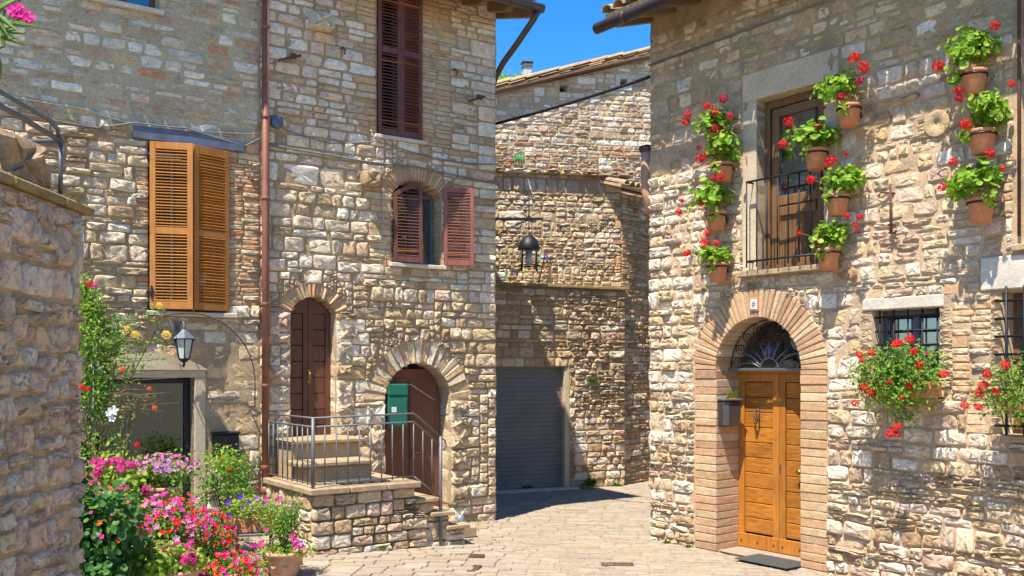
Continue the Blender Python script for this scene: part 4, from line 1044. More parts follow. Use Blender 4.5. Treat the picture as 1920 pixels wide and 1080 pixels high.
kk = MB(); kk.tube([(1.375, VD-.03, 1.69), (1.368, VD-.04, 1.62), (1.385, VD-.045, 1.565), (1.40, VD-.045, 1.555), (1.415, VD-.045, 1.565), (1.432, VD-.04, 1.62), (1.425, VD-.03, 1.69)], .012, 8); kk.lathe([(0, -.02), (.02, -.012), (.02, .012), (0, .02)], 8, (1.40, VD-.05, 1.555)); kk.build('knocker_ring', M['rust'], kb); R_.children[-1]
kb.children[0].matrix_parent_inverse = kb.matrix_basis.inverted()
hb = MB(); hb.lathe([(0, 0), (.02, .004), (.012, .03), (.03, .05), (.03, .062), (0, .07)], 14); hb.build('door_knob', M['brass'], d_r, (2.02, VD, 1.02), (pi/2, 0, 0))
MB().box(1.715, 1.735, VD-.006, VD+.001, .98, 1.08, .002).build('key_plate', M['rust'], d_r)
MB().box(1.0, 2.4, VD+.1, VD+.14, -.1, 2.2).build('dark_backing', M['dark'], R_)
MB().box(1.09, 2.32, VD-.03, VD+.06, 2.152, 2.192, .004).build('transom', M['amberv'], R_)
# fanlight: glass, scrolled grille
FV = .22; cx, cz, R5 = D5.c, 2.20, .595
mb = MB(); mb.prism([(cx+R5*cos(a), cz+R5*sin(a)) for a in [pi*k/24 for k in range(25)]], VD+.02, VD+.028); M['glass_fan'] = glass('fanlight glass', (.9, .92, .92), .0); fl = mb.build('fanlight', M['glass_fan'], R_)
gb = MB(); gb.box(cx-.62, cx+.62, FV-.012, FV+.012, cz-.02, cz+.012, .003)
gb.tube([(cx+.13*cos(pi*k/12), FV, cz+.13*sin(pi*k/12)) for k in range(13)], .012, 6)
gb.build('grille_bar', M['fan'], fl)
gr = MB()
for k in range(7):
    a = pi*(k+1)/8
    gr.tube([(cx+.13*cos(a), FV, cz+.13*sin(a)), (cx+.22*cos(a), FV, cz+.22*sin(a)), (cx+.33*cos(a+(.10 if a > pi/2 else -.10)*abs(cos(a))), FV, cz+.33*sin(a+(.05 if a > pi/2 else -.05)))], [.011, .010, .006], 6)
for sx in (-1, 1):
    gr.tube([(cx+sx*.13, FV, cz+.02), (cx+sx*.24, FV, cz+.07), (cx+sx*.36, FV, cz+.075), (cx+sx*.47, FV, cz+.03)], [.012, .011, .009, .005], 6)
    gr.tube([(cx+sx*.15, FV, cz+.08), (cx+sx*.27, FV, cz+.16), (cx+sx*.38, FV, cz+.18), (cx+sx*.46, FV, cz+.14)], [.011, .010, .008, .005], 6)
gr.build('grille_rays', M['fan'], fl)
sc = MB()
for k in range(9):
    a = pi*(k+.5)/9; ox, oz = cx+.49*cos(a), cz+.49*sin(a); pts = []
    for j in range(22):
        th = j/21*3.6*pi; rr = .075*(1-j/24); pts.append((ox+rr*cos(th+a), FV+.01, oz+rr*sin(th+a)))
    sc.tube(pts, .006, 5)
sc.tube([(cx+.575*cos(pi*k/24), FV+.01, cz+.575*sin(pi*k/24)) for k in range(25)], .008, 5)
sc.tube([(cx+.40*cos(pi*k/24), FV+.01, cz+.40*sin(pi*k/24)) for k in range(25)], .005, 5)
sc.build('scroll_work', M['iron'], fl)
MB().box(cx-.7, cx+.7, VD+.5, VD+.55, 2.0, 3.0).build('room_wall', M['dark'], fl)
# glazed ornaments on a shelf behind the fanlight
MB().box(cx-.6, cx+.6, VD+.06, VD+.45, 2.20, 2.298).build('inner_shelf', M['frame_wood'], fl)
e = empty('blue_jar', RPt('R', cx-.24, VD+.15, 2.30), radians(-52.9), 'round blue jar with a pale oval behind the fanlight glass', 'jar')
MB().lathe([(0, 0), (.06, 0), (.1, .05), (.105, .1), (.08, .15), (.05, .165), (.055, .18), (0, .18)], 18).build('body', M['blue'], e)
MB().lathe([(0, 0), (.03, 0), (.028, .004), (0, .006)], 14).build('oval_emblem', M['yellow'], e, (0, -.100, .09), (pi/2, 0, 0))
e = empty('glazed_ornament', RPt('R', cx+.20, VD+.16, 2.30), radians(-52.9), 'red and white glazed ornament on the right behind the fanlight glass', 'ornament')
MB().lathe([(0, 0), (.05, 0), (.03, .06), (.07, .14), (.085, .22), (.06, .3), (.02, .33), (0, .33)], 16).build('body', M['redp'], e)
MB().lathe([(0, .32), (.04, .33), (.05, .37), (.02, .41), (0, .41)], 14).build('top', M['white'], e)
for sx in (-1, 1): MB().tube([(sx*.08, -.01, .26), (sx*.13, -.01, .3), (sx*.12, -.01, .2), (sx*.07, -.01, .14)], .022, 7).build('handle', M['white'], e)
# number tile
e = empty('number_tile', RPt('R', 1.69, -.028, 2.87), radians(-52.9), 'small ceramic house tile with blue tracery above the arched door', 'tile')
MB().box(-.065, .065, -.012, 0, 0, .15, .004).build('border', M['terra'], e)
MB().box(-.045, .045, -.017, -.0125, .018, .132, .003).build('plaque', M['white'], e)
tm = MB()
for k in range(8): a = k*pi/4; tm.tube([(.008*cos(a), -.019, .075+.01*sin(a)), (.024*cos(a+.4), -.019, .075+.034*sin(a+.4)), (.032*cos(a), -.019, .075+.044*sin(a))], .0028, 4)
tm.tube([(.014*cos(pi*k/8), -.019, .075+.018*sin(pi*k/8)) for k in range(16)], .003, 4, closed=True); tm.build('blue_tracery', M['steel'], e)
# balcony window
MB().box(1.50, 2.78, -.018, .3, 5.295, 5.62, .01).build('lintel', M['plaster'], R_)
MB().box(1.50, 1.70, -.012, .4, 3.335, 5.293, .008).build('plaster_jamb', M['plaster'], R_)
MB().box(2.60, 2.76, -.012, .4, 3.335, 5.293, .008).build('plaster_jamb', M['plaster'], R_)
MB().box(1.48, 2.80, -.10, .4, 3.262, 3.33, .01).build('window_sill', M['slabst'], R_)
f = MB(); f.box(1.705, 1.77, .14, .26, 3.34, 5.285, .005); f.box(2.53, 2.595, .14, .26, 3.34, 5.285, .005); f.box(1.77, 2.53, .14, .26, 5.20, 5.285, .005)
w = f.build('window', M['frame_wood'], R_)
s2 = MB(); a, b = 0.0, .74
s2.box(a, a+.10, -.03, .03, 0, 1.84, .006); s2.box(b-.10, b, -.03, .03, 0, 1.84, .006)
for (p, q) in ((0, .10), (.72, .83), (1.74, 1.84)): s2.box(a+.10, b-.10, -.028, .028, p, q, .006)
s2.box(a+.12, b-.12, -.04, -.029, .60, .70, .004)
cs = s2.build('casement', M['frame_wood'], w, (1.782, .20, 3.35), (0, 0, radians(-3)))
MB().box(.10, .64, -.004, .004, .83, 1.74).build('pane', M['glass'], w, (1.782, .20, 3.35), (0, 0, radians(-3)))
for k in range(6): MB().box(.102+k*.09, .102+k*.09+.086, -.012, .012, .102, .718, .004).build('plank', M['frame_wood'], w, (1.782, .20, 3.35), (0, 0, radians(-3)))
mb = MB(); V = []
for i in range(41): x = 1.75+.8*i/40; V += [(x, .36+.02*sin(i*1.2), 3.9), (x, .36+.02*sin(i*1.2), 5.25)]
M['curtdark'] = simple('dark net curtain', (.16, .13, .10), .9)
mb.add(V, [(2*i, 2*i+2, 2*i+3, 2*i+1) for i in range(40)], True); mb.build('curtain', M['curtdark'], w)
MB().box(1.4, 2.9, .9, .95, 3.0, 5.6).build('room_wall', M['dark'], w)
e = frame_empty('balcony_railing', 'R', 'black iron balustrade across the balcony window', 'railing')
VB = -.13; mb = MB()
for z in (4.34, 3.43): mb.tube([(1.66, .0, z), (1.66, VB, z), (2.66, VB, z), (2.66, .0, z)], .012, 6)
mb.build('rail', M['iron'], e); mm = MB().tube([(0, 0, 3.36), (0, 0, 4.345)], .009, 6).mesh('baluster', M['iron'])
for k in range(8): link('baluster', mm, e, (1.66+k*.143, VB, 0))
# barred windows
def bars(e, u0, u1, z0, z1, v, nu, nz, r=.010):
    hm = MB().tube([(u0-.05, v, 0), (u1+.05, v, 0)], r, 6).mesh('bar', M['iron']); vm = MB().tube([(0, v-.004, z0-.05), (0, v-.004, z1+.05)], r, 6).mesh('bar', M['iron'])
    for k in range(nz): link('bar', hm, e, (0, 0, z0+(z1-z0)*(k+.5)/nz))
    for k in range(nu): link('bar', vm, e, (u0+(u1-u0)*(k+.35)/(nu-.3), 0, 0))
MB().box(3.065, 3.94, -.02, .3, 2.803, 2.925, .01).build('lintel', M['lintel'], R_)
MB().box(3.12, 3.95, -.08, .3, 1.885, 1.948, .01).build('window_sill', M['slabst'], R_)
jamb(R_, 3.04, 3.168, 1.95, 2.80, (.06, .075), -.008, .3, 'bpale', rng, 'brick', 'brick', side=-1)
jamb(R_, 3.898, 4.03, 1.95, 2.80, (.06, .075), -.008, .3, 'bpale', rng, 'brick', 'brick', side=1)
w = window_unit(R_, 3.17, 3.896, 1.95, 2.80, .2, M['steel'], fw=.05); e = empty('window_grille', (0, 0, 0), 0); e.parent = R_
bars(e, 3.17, 3.896, 1.95, 2.80, .06, 5, 6)
MB().box(4.305, 5.5, -.03, .3, 2.93, 3.235, .01).build('lintel', M['lintel'], R_)
MB().box(4.42, 5.3, -.06, .3, 1.535, 1.598, .01).build('window_sill', M['slabst'], R_)
jamb(R_, 4.395, 4.488, 1.60, 2.92, (.06, .085), -.008, .3, 'bpale', rng, 'brick', 'brick', side=-1)
window_unit(R_, 4.49, 5.25, 1.60, 2.906, .22, M['frame_wood'], fw=.06); e = empty('window_grille', (0, 0, 0), 0); e.parent = R_
bars(e, 4.49, 5.25, 1.60, 2.906, -.03, 5, 8, .012)
window_unit(R_, 4.66, 5.3, 3.33, 5.6, .2, M['frame_wood'])
MB().box(4.6, 5.35, -.07, .3, 3.265, 3.328, .01).build('window_sill', M['slabst'], R_)
MB().tube([(4.665, -.04, 3.4), (4.665, -.04, 6.3)], .016, 8).build('thin_pipe', M['rust'], R_)
# round millstone and iron bracket
ml = MB().lathe([(0, .0), (.12, .0), (.13, .015), (.13, .07), (.122, .072), (.016, .074), (.014, .06), (0, .06)], 26).build('millstone', M['ochre'])
ml.location = RPt('R', 3.875, .045, 4.58); ml.rotation_euler = (pi/2, 0, radians(-52.9)); tag(ml, 'round stone disc with a hole set into the wall among the pots', 'millstone')
e = empty('torch_bracket', RPt('R', 3.43, -.02, 3.55), radians(-52.9), 'rusty upright iron bracket on the wall between the geranium columns', 'bracket')
MB().tube([(0, .03, .02), (0, -.06, .02), (0, -.07, .5)], .013, 7).build('upright', M['rust'], e)
MB().tube([(0, .03, .42), (-.12, -.05, .44), (-.15, -.04, .40)], .011, 6).build('hook', M['rust'], e)
MB().tube([(-.05, -.03, .10), (.05, -.05, .10), (.05, -.05, .02), (-.04, -.03, .02)], .011, 6).build('cup', M['rust'], e)
# mailbox at the doorway
e = empty('mailbox', RPt('R', 1.13, .14, 1.52), radians(-52.9+78), 'dark metal mailbox with a flyer sticking out beside the amber door', 'mailbox')
MB().box(-.13, .13, -.12, 0, 0, .30, .01).build('body', M['gutter'], e); MB().box(-.14, .14, -.14, 0, .303, .325, .005).build('lid', M['greyiron'], e)
MB().box(-.132, -.05, -.124, -.1205, .01, .29, .002).build('side_plate', M['greyiron'], e)
fm = MB(); fm.add([(-.06, -.05, .28), (.1, -.06, .28), (.09, -.10, .41), (-.04, -.09, .40), (-.06, -.056, .28), (.1, -.066, .28), (.09, -.106, .41), (-.04, -.096, .40)], [(0, 1, 2, 3), (4, 5, 6, 7), (0, 1, 5, 4), (2, 3, 7, 6), (1, 2, 6, 5), (0, 3, 7, 4)])
fo = fm.build('flyer', M['leaf_lime']); fo.location = e.location; fo.rotation_euler = e.rotation_euler; tag(fo, 'green and orange flyer sticking out of the dark mailbox', 'flyer')
fm = MB().box(-.02, .07, -.1, -.08, .29, .33, .004); o = fm.build('orange_print', M['fl_org'], fo)
o = MB().box(-.36, .36, -.22, .22, 0, .012, .004).build('door_mat', M['mat']); o.location = RPt('R', 1.95, -.04, .03); o.rotation_euler = (0, 0, radians(-52.9)); tag(o, 'dark flat mat on the paving before the amber door', 'mat')
# terracotta flue on the side wall, cable hook
e = empty('flue_pipe', RPt('R', -.17, .14, 4.3), radians(-52.9), 'brown flue pipe slanting down the shaded side of the geranium house', 'pipe')
MB().tube([(.06, 0, -.05), (-.02, 0, .25), (-.03, 0, .75)], .085, 14).build('body', M['terra2'], e); MB().lathe([(.09, .75), (.11, .78), (.11, .83), (.0, .86)], 14, (-.03, 0, 0)).build('collar', M['gutter'], e)

# ------------------------------------------------------------------ GARAGE WALL AND BACK BUILDINGS
G = frame_empty('garage_wall', 'G', 'brown rubble wall holding the grey roller shutter of the garage', 'wall')
oG = [Opening(-.9, 1.365, 0, 2.24, pad=.0, padz=(0, .165))]
S_g1 = st((.14, .34), (.07, .15), (.01, .04), 'mix', ['brown', 'ochre', 'brown'], gap=.022, tilt=.03, yaw=.04)
S_g2 = st((.10, .32), (.05, .14), (.01, .05), 'rubble', ['brown', 'brown', 'gold', 'rose'], gap=.018, tilt=.05, yaw=.09)
S_g3 = st((.16, .3), (.10, .16), (.01, .03), 'block', ['brown', 'rose'], gap=.016, tilt=.02)
def styG(u, z): return S_g3 if (z < 1.3 and u < 2.1) else (S_g1 if u < 1.3 else S_g2)
def blkG(U, Z):
    m = oG[0].block(U, Z) | ((U > 1.36) & (U < 1.56) & (Z < 2.24)) | ((U > -.9) & (U < 1.57) & (Z > 2.24) & (Z < 2.405)); return m
wall_sheet(G, M['mortar'], -1.3, 2.66, -.1, 3.68, oG, .014, reveal=.35)
lay(G, 'G', pack(-1.3, 2.66, 0, 3.66, .02, blkG, styG, rng), rng, back=.05, limit=300)
u = -.85
while u < 1.5:
    wd = rng.uniform(.16, .3); wd = min(wd, 1.57-u); one_stone(G, 'lintel_stone', u+wd/2, 2.322, wd-.012, .155, .03, 'gold', 'block', rng.randrange(8)); u += wd
MB().box(1.368, 1.47, -.01, .3, 0, 2.238, .008).build('door_jamb', M['plaster'], G)
jamb(G, 1.47, 1.60, 0, 2.24, (.13, .25), -.015, .2, 'brown', rng)
sh = MB(); 
for k in range(28):
    z = .04+k*.08; sh.add([(x, y, zz) for x in (-.9, 1.368) for (y, zz) in ((.10, z), (.094, z+.012), (.094, z+.066), (.10, z+.078), (.13, z+.078), (.13, z))], [(0, 1, 7, 6), (1, 2, 8, 7), (2, 3, 9, 8), (3, 4, 10, 9), (4, 5, 11, 10), (5, 0, 6, 11), (0, 5, 4, 3, 2, 1), (6, 7, 8, 9, 10, 11)])
rs_ = sh.build('roller_shutter', M['roller'], G)
MB().box(.55, .75, .07, .086, .05, .09, .004).build('pull_handle', M['iron'], rs_)
MB().box(-.95, 1.6, -.16, .12, 0, .035, .008).build('door_sill', M['lintel'], G)
u = -1.3
while u < 2.7:
    wd = min(rng.uniform(.3, .55), 2.72-u); MB().box(u, u+wd-.006, -.09, .55, 3.682, 3.735+rng.uniform(-.004, .006), .01).build('coping_slab', M['coping'], G); u += wd
MB().add([(-1.3, .3, 3.66), (2.66, .3, 3.66), (2.66, 1.6, 3.66), (-1.3, 1.6, 3.66), (-1.3, .3, -.1), (2.66, .3, -.1), (2.66, 1.6, -.1), (-1.3, 1.6, -.1)], [(0, 1, 2, 3), (4, 5, 6, 7), (0, 1, 5, 4), (1, 2, 6, 5), (2, 3, 7, 6), (3, 0, 4, 7)]).build('terrace_fill', M['mortar'], G)

Mw = frame_empty('courtyard_wall', 'M', 'sunlit courtyard wall with ragged coping behind the hanging street lantern', 'wall')
S_m1 = st((.14, .34), (.09, .20), (.006, .03), 'mix', ['far', 'far', 'gold'], gap=.022, tilt=.04, yaw=.04)
S_m2 = st((.10, .24), (.05, .12), (.006, .03), 'mix', ['far', 'gold', 'rose'], gap=.03, tilt=.05, yaw=.05)
S_mq = st((.14, .3), (.045, .07), (.01, .03), 'brick', ['bred', 'brick', 'bpale'], gap=.012, tilt=.02)
def styM(u, z): return S_mq if u > -.22 else (S_m1 if z > 5.0+.1*u else S_m2)
wall_sheet(Mw, M['mortar'], -3.6, 0, 3.4, 5.85, [], .02)
lay(Mw, 'M', pack(-3.6, 0, 3.4, 5.84, .02, lambda U, Z: U > 99, styM, rng), rng, back=.05, limit=300)
MB().box(-3.6, -.02, .1, 1.2, 3.0, 5.83).build('wall_core', M['mortar'], Mw)
u = -3.6
while u < .1:
    wd = rng.uniform(.22, .42); o = one_stone(Mw, 'coping_stone', u+wd/2, 5.87+rng.uniform(-.01, .012), wd-.01, .075, .12, rng.choice(['tile', 'gold', 'brown']), 'slab', rng.randrange(8), back=.6); u += wd
T = frame_empty('stone_tower', 'T', 'shaded rubble wall end with small tiled pent roof beside the geranium house', 'wall')
S_t = st((.12, .3), (.05, .12), (.015, .05), 'mix', ['brown', 'brown', 'gold', 'bred'], gap=.018, tilt=.04, yaw=.05)
wall_sheet(T, M['mortar'], 0, 2.6, -.1, 5.55, [], .016)
lay(T, 'T', pack(0, 2.6, 0, 5.54, .02, lambda U, Z: U > 99, lambda u, z: (S_mq if (u < .16 and z > 3.7) else S_t), rng), rng, back=.05, limit=300)
MB().box(0.02, 2.6, .1, 1.6, -.1, 5.54).build('wall_core', M['mortar'], T)
tiled_roof(T, -.35, 2.6, -.22, 5.58, radians(16), 1.9, rafters=False, rows=4, sp=.19)

Bb = frame_empty('stone_house', 'B', 'far stone house with sloping tiled verge, chimney and two tiny square windows', 'house')
sl_ = (10.0-8.83)/4.1
def ztop(u): return 8.80+sl_*u
S_f = st((.18, .42), (.09, .18), (.006, .03), 'mix', ['far', 'far', 'brown'], gap=.024, tilt=.02, yaw=.03)
S_f2 = st((.18, .36), (.06, .12), (.006, .025), 'mix', ['far', 'brown', 'bred'], gap=.018, tilt=.02)
oB_ = [Opening(1.49, 1.69, 8.93, 9.11), Opening(3.02, 3.2, 9.17, 9.33, pad=.1, padz=(.1, .1))]
def blkF(U, Z): return (Z > 8.78+sl_*U) | oB_[0].block(U, Z) | oB_[1].block(U, Z)
wall_sheet(Bb, M['mortarR'], -2.5, 6.5, 3, 10.8, oB_, .014, cell=.06)
# trim the sheet above the verge
me = Bb.children[-1].data
import bmesh
b2 = bmesh.new(); b2.from_mesh(me); bmesh.ops.bisect_plane(b2, geom=b2.verts[:]+b2.edges[:]+b2.faces[:], plane_co=(0, 0, 8.80), plane_no=(-sl_, 0, 1), clear_outer=True); b2.to_mesh(me); b2.free()
lay(Bb, 'B', pack(-2.5, 6.5, 4.5, 10.8, .03, blkF, lambda u, z: S_f if z > 7.6 else S_f2, rng), rng, back=.05, limit=300)
MB().box(2.90, 3.32, -.045, .05, 9.06, 9.165, .006).build('window_surround', M['lintel'], Bb); MB().box(2.90, 3.32, -.045, .05, 9.335, 9.44, .006).build('window_surround', M['lintel'], Bb)
MB().box(2.90, 3.018, -.043, .05, 9.167, 9.333, .004).build('window_surround', M['lintel'], Bb); MB().box(3.202, 3.32, -.043, .05, 9.167, 9.333, .004).build('window_surround', M['lintel'], Bb)
MB().box(1.3, 3.5, .4, .44, 8.7, 9.6).build('dark_backing', M['dark'], Bb)
aa = math.atan(sl_)
mb = MB(); mb.add([(u, v, 8.83+sl_*u+dz) for u in (-2.7, 6.6) for v in (-.26, 7) for dz in (0, .07)], [(0, 1, 3, 2), (4, 6, 7, 5), (0, 4, 5, 1), (2, 3, 7, 6), (0, 2, 6, 4), (1, 5, 7, 3)]); rfB = mb.build('roof', M['fascia'], Bb)
u = -2.6
while u < 6.5:
    for v in (-.20, .02, .24):
        link('roof_tile', tile_mesh(), rfB, (u, v, 8.98+sl_*u+rng.uniform(-.012, .015)), (rng.gauss(0, .02), -aa*0+rng.gauss(0, .01), -pi/2+rng.gauss(0, .03)), (.2, .46, .16))
        rfB.children[-1].rotation_euler = (aa*1.0+.05, rng.gauss(0, .05), -pi/2) if True else None
    u += .40
ch = MB(); ch.box(-.10, .10, -.10, .10, -1.2, .28, .008); c_ = ch.build('chimney', M['cablew'], rfB, (1.0, 1.4, 9.72)); 
MB().box(-.15, .15, -.15, .15, .30, .34, .008).build('chimney_cap', M['greyiron'], c_); MB().box(-.13, .13, -.13, .13, .20, .235, .008).build('chimney_ring', M['greyiron'], c_)
for (x, y) in ((-.1, -.1), (.1, -.1), (-.1, .1), (.1, .1)): pass
MB().box(1.2, 1.9, -.02, .03, 6.82, 6.98).build('timber_beam', M['greywood'], Bb)

# cables across the street
cable('thick black cable bundle strung between the houses under the sky', None, [RPt('L', .05, .35, 5.78), RPt('R', -.03, .1, 6.02)], .022, 'iron')
cable('thin pale cable just below the black bundle across the street', None, [RPt('L', .05, .4, 5.70), RPt('R', -.03, .15, 5.93)], .011, 'cablew')
o = MB().tube([RPt('R', -.02, .10, 6.02)+Vector((.05*cos(a), 0, .05*sin(a)+.05)) for a in [k*pi/6 for k in range(12)]], .010, 5, closed=True).build('cable_eye', M['iron']); tag(o, 'iron ring eye holding the cables at the geranium house corner', 'ring')

# hanging street lantern on bracket from the left house corner side
e = empty('street_lantern', (.30, 17.0, 4.44), .2, 'black domed street lantern hanging from an iron arm', 'lantern'); e.scale = (1.17, 1.17, 1.12)
lm = MB(); lm.lathe([(.165, -.12), (.17, -.10), (.155, -.02), (.11, .06), (.05, .11), (.015, .125), (.012, .16)], 18); lm.build('dome', M['iron'], e)
fm = MB()
for k in range(4):
    a = pi/2*k+.5; fm.tube([(.155*cos(a), .155*sin(a), -.1), (.15*cos(a), .15*sin(a), -.36), (.17*cos(a), .17*sin(a), -.46)], .011, 5)
fm.tube([(.152*cos(a), .152*sin(a), -.36) for a in [k*pi/8 for k in range(16)]], .011, 5, closed=True); fm.build('frame', M['iron'], e)
MB().tube([(0, 0, -.14), (0, 0, -.34)], .055, 12).build('glass_tube', M['opal'], e)
chn = MB()
for k in range(6):
    z = .16+k*.045; chn.tube([((.014*cos(a) if k % 2 else 0), (0 if k % 2 else .014*cos(a)), z+.028*sin(a)+.02) for a in [j*pi/4 for j in range(8)]], .005, 4, closed=True)
chn.build('chain', M['iron'], e)
e = empty('lantern_bracket', (-.5, 17.0, 4.86), .0, 'black iron bracket arm with scrolls carrying the street lantern', 'bracket')
bm2 = MB(); bm2.box(-.15, 1.05, -.015, .015, -.022, .022, .003); bm2.tube([(-.0, 0, -.42), (.4, 0, -.2), (.8, 0, 0)], .012, 6); bm2.build('arm', M['iron'], e)
bs = MB(); bs.tube([(.8, 0, .0), (.8, 0, .42)], .010, 5)
for s_ in (-1, 1): bs.tube([(.8, 0, .0), (.8+s_*.08, .02, .08), (.8+s_*.14, .02, .10)], .008, 5); bs.tube([(.8, 0, 0), (.8+s_*.08, .02, -.07), (.8+s_*.13, .02, -.05)], .008, 5)
bs.build('scroll', M['iron'], e)
MB().box(-.2, -.14, -.3, .3, -.5, .1, .01).build('wall_plate', M['iron'], e)
# bunting, green rope, thin post on the ledge
for i, (x, z, mk) in enumerate(((-.12, 3.96, 'sky_blue'), (-.06, 3.97, 'yellow'), (.0, 3.98, 'fl_pur'), (.2, 4.04, 'yellow'), (.42, 4.22, 'terra'), (.52, 4.26, 'sky_blue'), (.64, 4.24, 'blue'))):
    nm = ['turquoise', 'yellow', 'violet', 'second yellow', 'orange', 'pale turquoise', 'dark blue'][i]
    o = MB().box(-.018, .018, -.003, .003, -.06, .05, .001).build('flag', M[mk]); o.location = (x, 17.62, z); tag(o, nm+' little paper flag pinned near the street lantern', 'flag', 'paper flags along the courtyard wall')
o = MB().tube([(.48, 17.75, 3.74), (.62, 17.75, 4.36), (.63, 17.75, 4.42)], .012, 6).build('thin_post', M['rust']); tag(o, 'thin rusty rod leaning on the courtyard wall ledge', 'rod')
mb = MB()
for k in range(3): mb.tube([(.02+.05*k, 17.6, 5.98+.02*(k % 2)), (.04+.05*k, 17.58, 6.12), (.09+.05*k, 17.58, 6.13), (.13+.05*k, 17.6, 5.97)], .014, 5)
o = mb.build('green_rope', M['green_cloth']); tag(o, 'bright green rope looped on the ragged coping', 'rope')

# ------------------------------------------------------------------ NEAR WALL ON THE LEFT
Nw = frame_empty('boundary_wall', 'N', 'nearest shaded boundary wall of big squarish stones on the left', 'wall')
S_n = st((.08, .24), (.07, .21), (.018, .05), 'mix', 'near', gap=.030, tilt=.07, yaw=.09, snap=.55)
wall_sheet(Nw, M['mortarN'], -4.6, -.02, -.1, 3.17, [], .012, cell=.04)
lay(Nw, 'N', pack(-4.6, -.02, 0, 3.16, .02, lambda U, Z: U > 99, lambda u, z: S_n, rng), rng, back=.05, limit=300)
MB().box(-4.6, -.04, .10, .42, -.1, 3.165).build('wall_core', M['mortar'], Nw)
u = -4.6
while u < .12:
    wd = min(rng.uniform(.4, .7), .12-u); MB().box(u, u+wd-.005, -.05, .45, 3.172, 3.225+rng.uniform(-.004, .004), .014).build('coping_slab', M['coping'], Nw); u += wd
sd = random.Random(4); rc = pack(0, .42, 0, 3.16, .02, lambda U, Z: U > 99, lambda u, z: S_n, sd)
lay(Nw, None, rc, sd, limit=0, stuffname='end_stones', horizontal=lambda a, b, ry: ((-.07, a, b), (0, ry, pi/2)))
e = frame_empty('pipe_railing', 'N', 'dark bent pipe railing on top of the near boundary wall', 'railing')
MB().tube([(-.227, .02, 3.24), (-.227, .02, 3.58)], .014, 8).build('post', M['greyiron'], e)
MB().tube([(-.22, .02, 3.57), (-.7, .02, 3.585), (-4.5, .02, 3.60)], .016, 8).build('rail', M['greyiron'], e)
MB().tube([(-.24, .02, 3.58), (-.27, .02, 3.63), (-.36, .02, 3.66), (-.7, .02, 3.66), (-4.5, .02, 3.67)], .014, 8).build('rail', M['greyiron'], e)
MB().tube([(-.23, .0, 3.57), (-.3, .3, 3.55), (-.5, .9, 3.53), (-.9, 1.8, 3.5)], .014, 8).build('rail', M['steel'], e)
MB().tube([(-1.6, .02, 3.24), (-1.6, .02, 3.59)], .014, 8).build('post', M['greyiron'], e)
# boulder block on the coping
V, Tt = UNITS['block'][2]
bo = tri_mesh('rock', V*np.array((.60, .36, .30)), Tt, M['brown'], False); o = link('rock', bo); o.location = RPt('N', -.55, .42, 3.38); o.rotation_euler = (0, 0, radians(91)); tag(o, 'rough rock resting on the near wall coping behind the railing', 'rock')
o = MB().box(-.03, .03, -.01, .01, 0, .2, .002).build('notice_board', M['white']); o.location = RPt('N', .03, .02, 2.96); o.rotation_euler = (0, 0, radians(0)); tag(o, 'small white board fixed at the end of the near wall', 'board')

# ------------------------------------------------------------------ drains
def drain(x, y, wx, wy, rz, label):
    e = empty('drain_grate', (x, y, ground(x)+.001), rz, label, 'drain')
    f = MB(); f.box(-wx/2, wx/2, -wy/2, -wy/2+.02, 0, .016); f.box(-wx/2, wx/2, wy/2-.02, wy/2, 0, .016); f.box(-wx/2, -wx/2+.02, -wy/2+.02, wy/2-.02, 0, .015); f.box(wx/2-.02, wx/2, -wy/2+.02, wy/2-.02, 0, .015); f.build('frame', M['rust'], e)
    MB().box(-wx/2+.02, wx/2-.02, -wy/2+.02, wy/2-.02, .0, .005).build('pit', M['dark'], e)
    n = int(wx/.035); mm = MB().box(-.009, .009, -wy/2+.021, wy/2-.021, .0055, .013).mesh('bar', M['rust'])
    for k in range(n): link('bar', mm, e, (-wx/2+.035+k*(wx-.07)/max(1, n-1), 0, 0))
drain(-.49, 11.12, .34, .14, radians(-4), 'small iron drain grate in the paving nearest the landing steps')
drain(1.18, 10.76, .36, .16, radians(-3), 'rusty iron drain grate in the paving in front of the amber door')
drain(-.41, 10.42, .09, .34, radians(-12), 'narrow slot drain at the bottom edge of the paving')
o = MB().lathe([(0, 0), (.06, 0), (.055, .1), (.03, .13), (0, .13)], 14).build('plastic_cap', M['chain']); o.location = (-.72, 13.35, ground(-.72)+.005); tag(o, 'little blue grey cap on the ground at the house corner', 'cap')
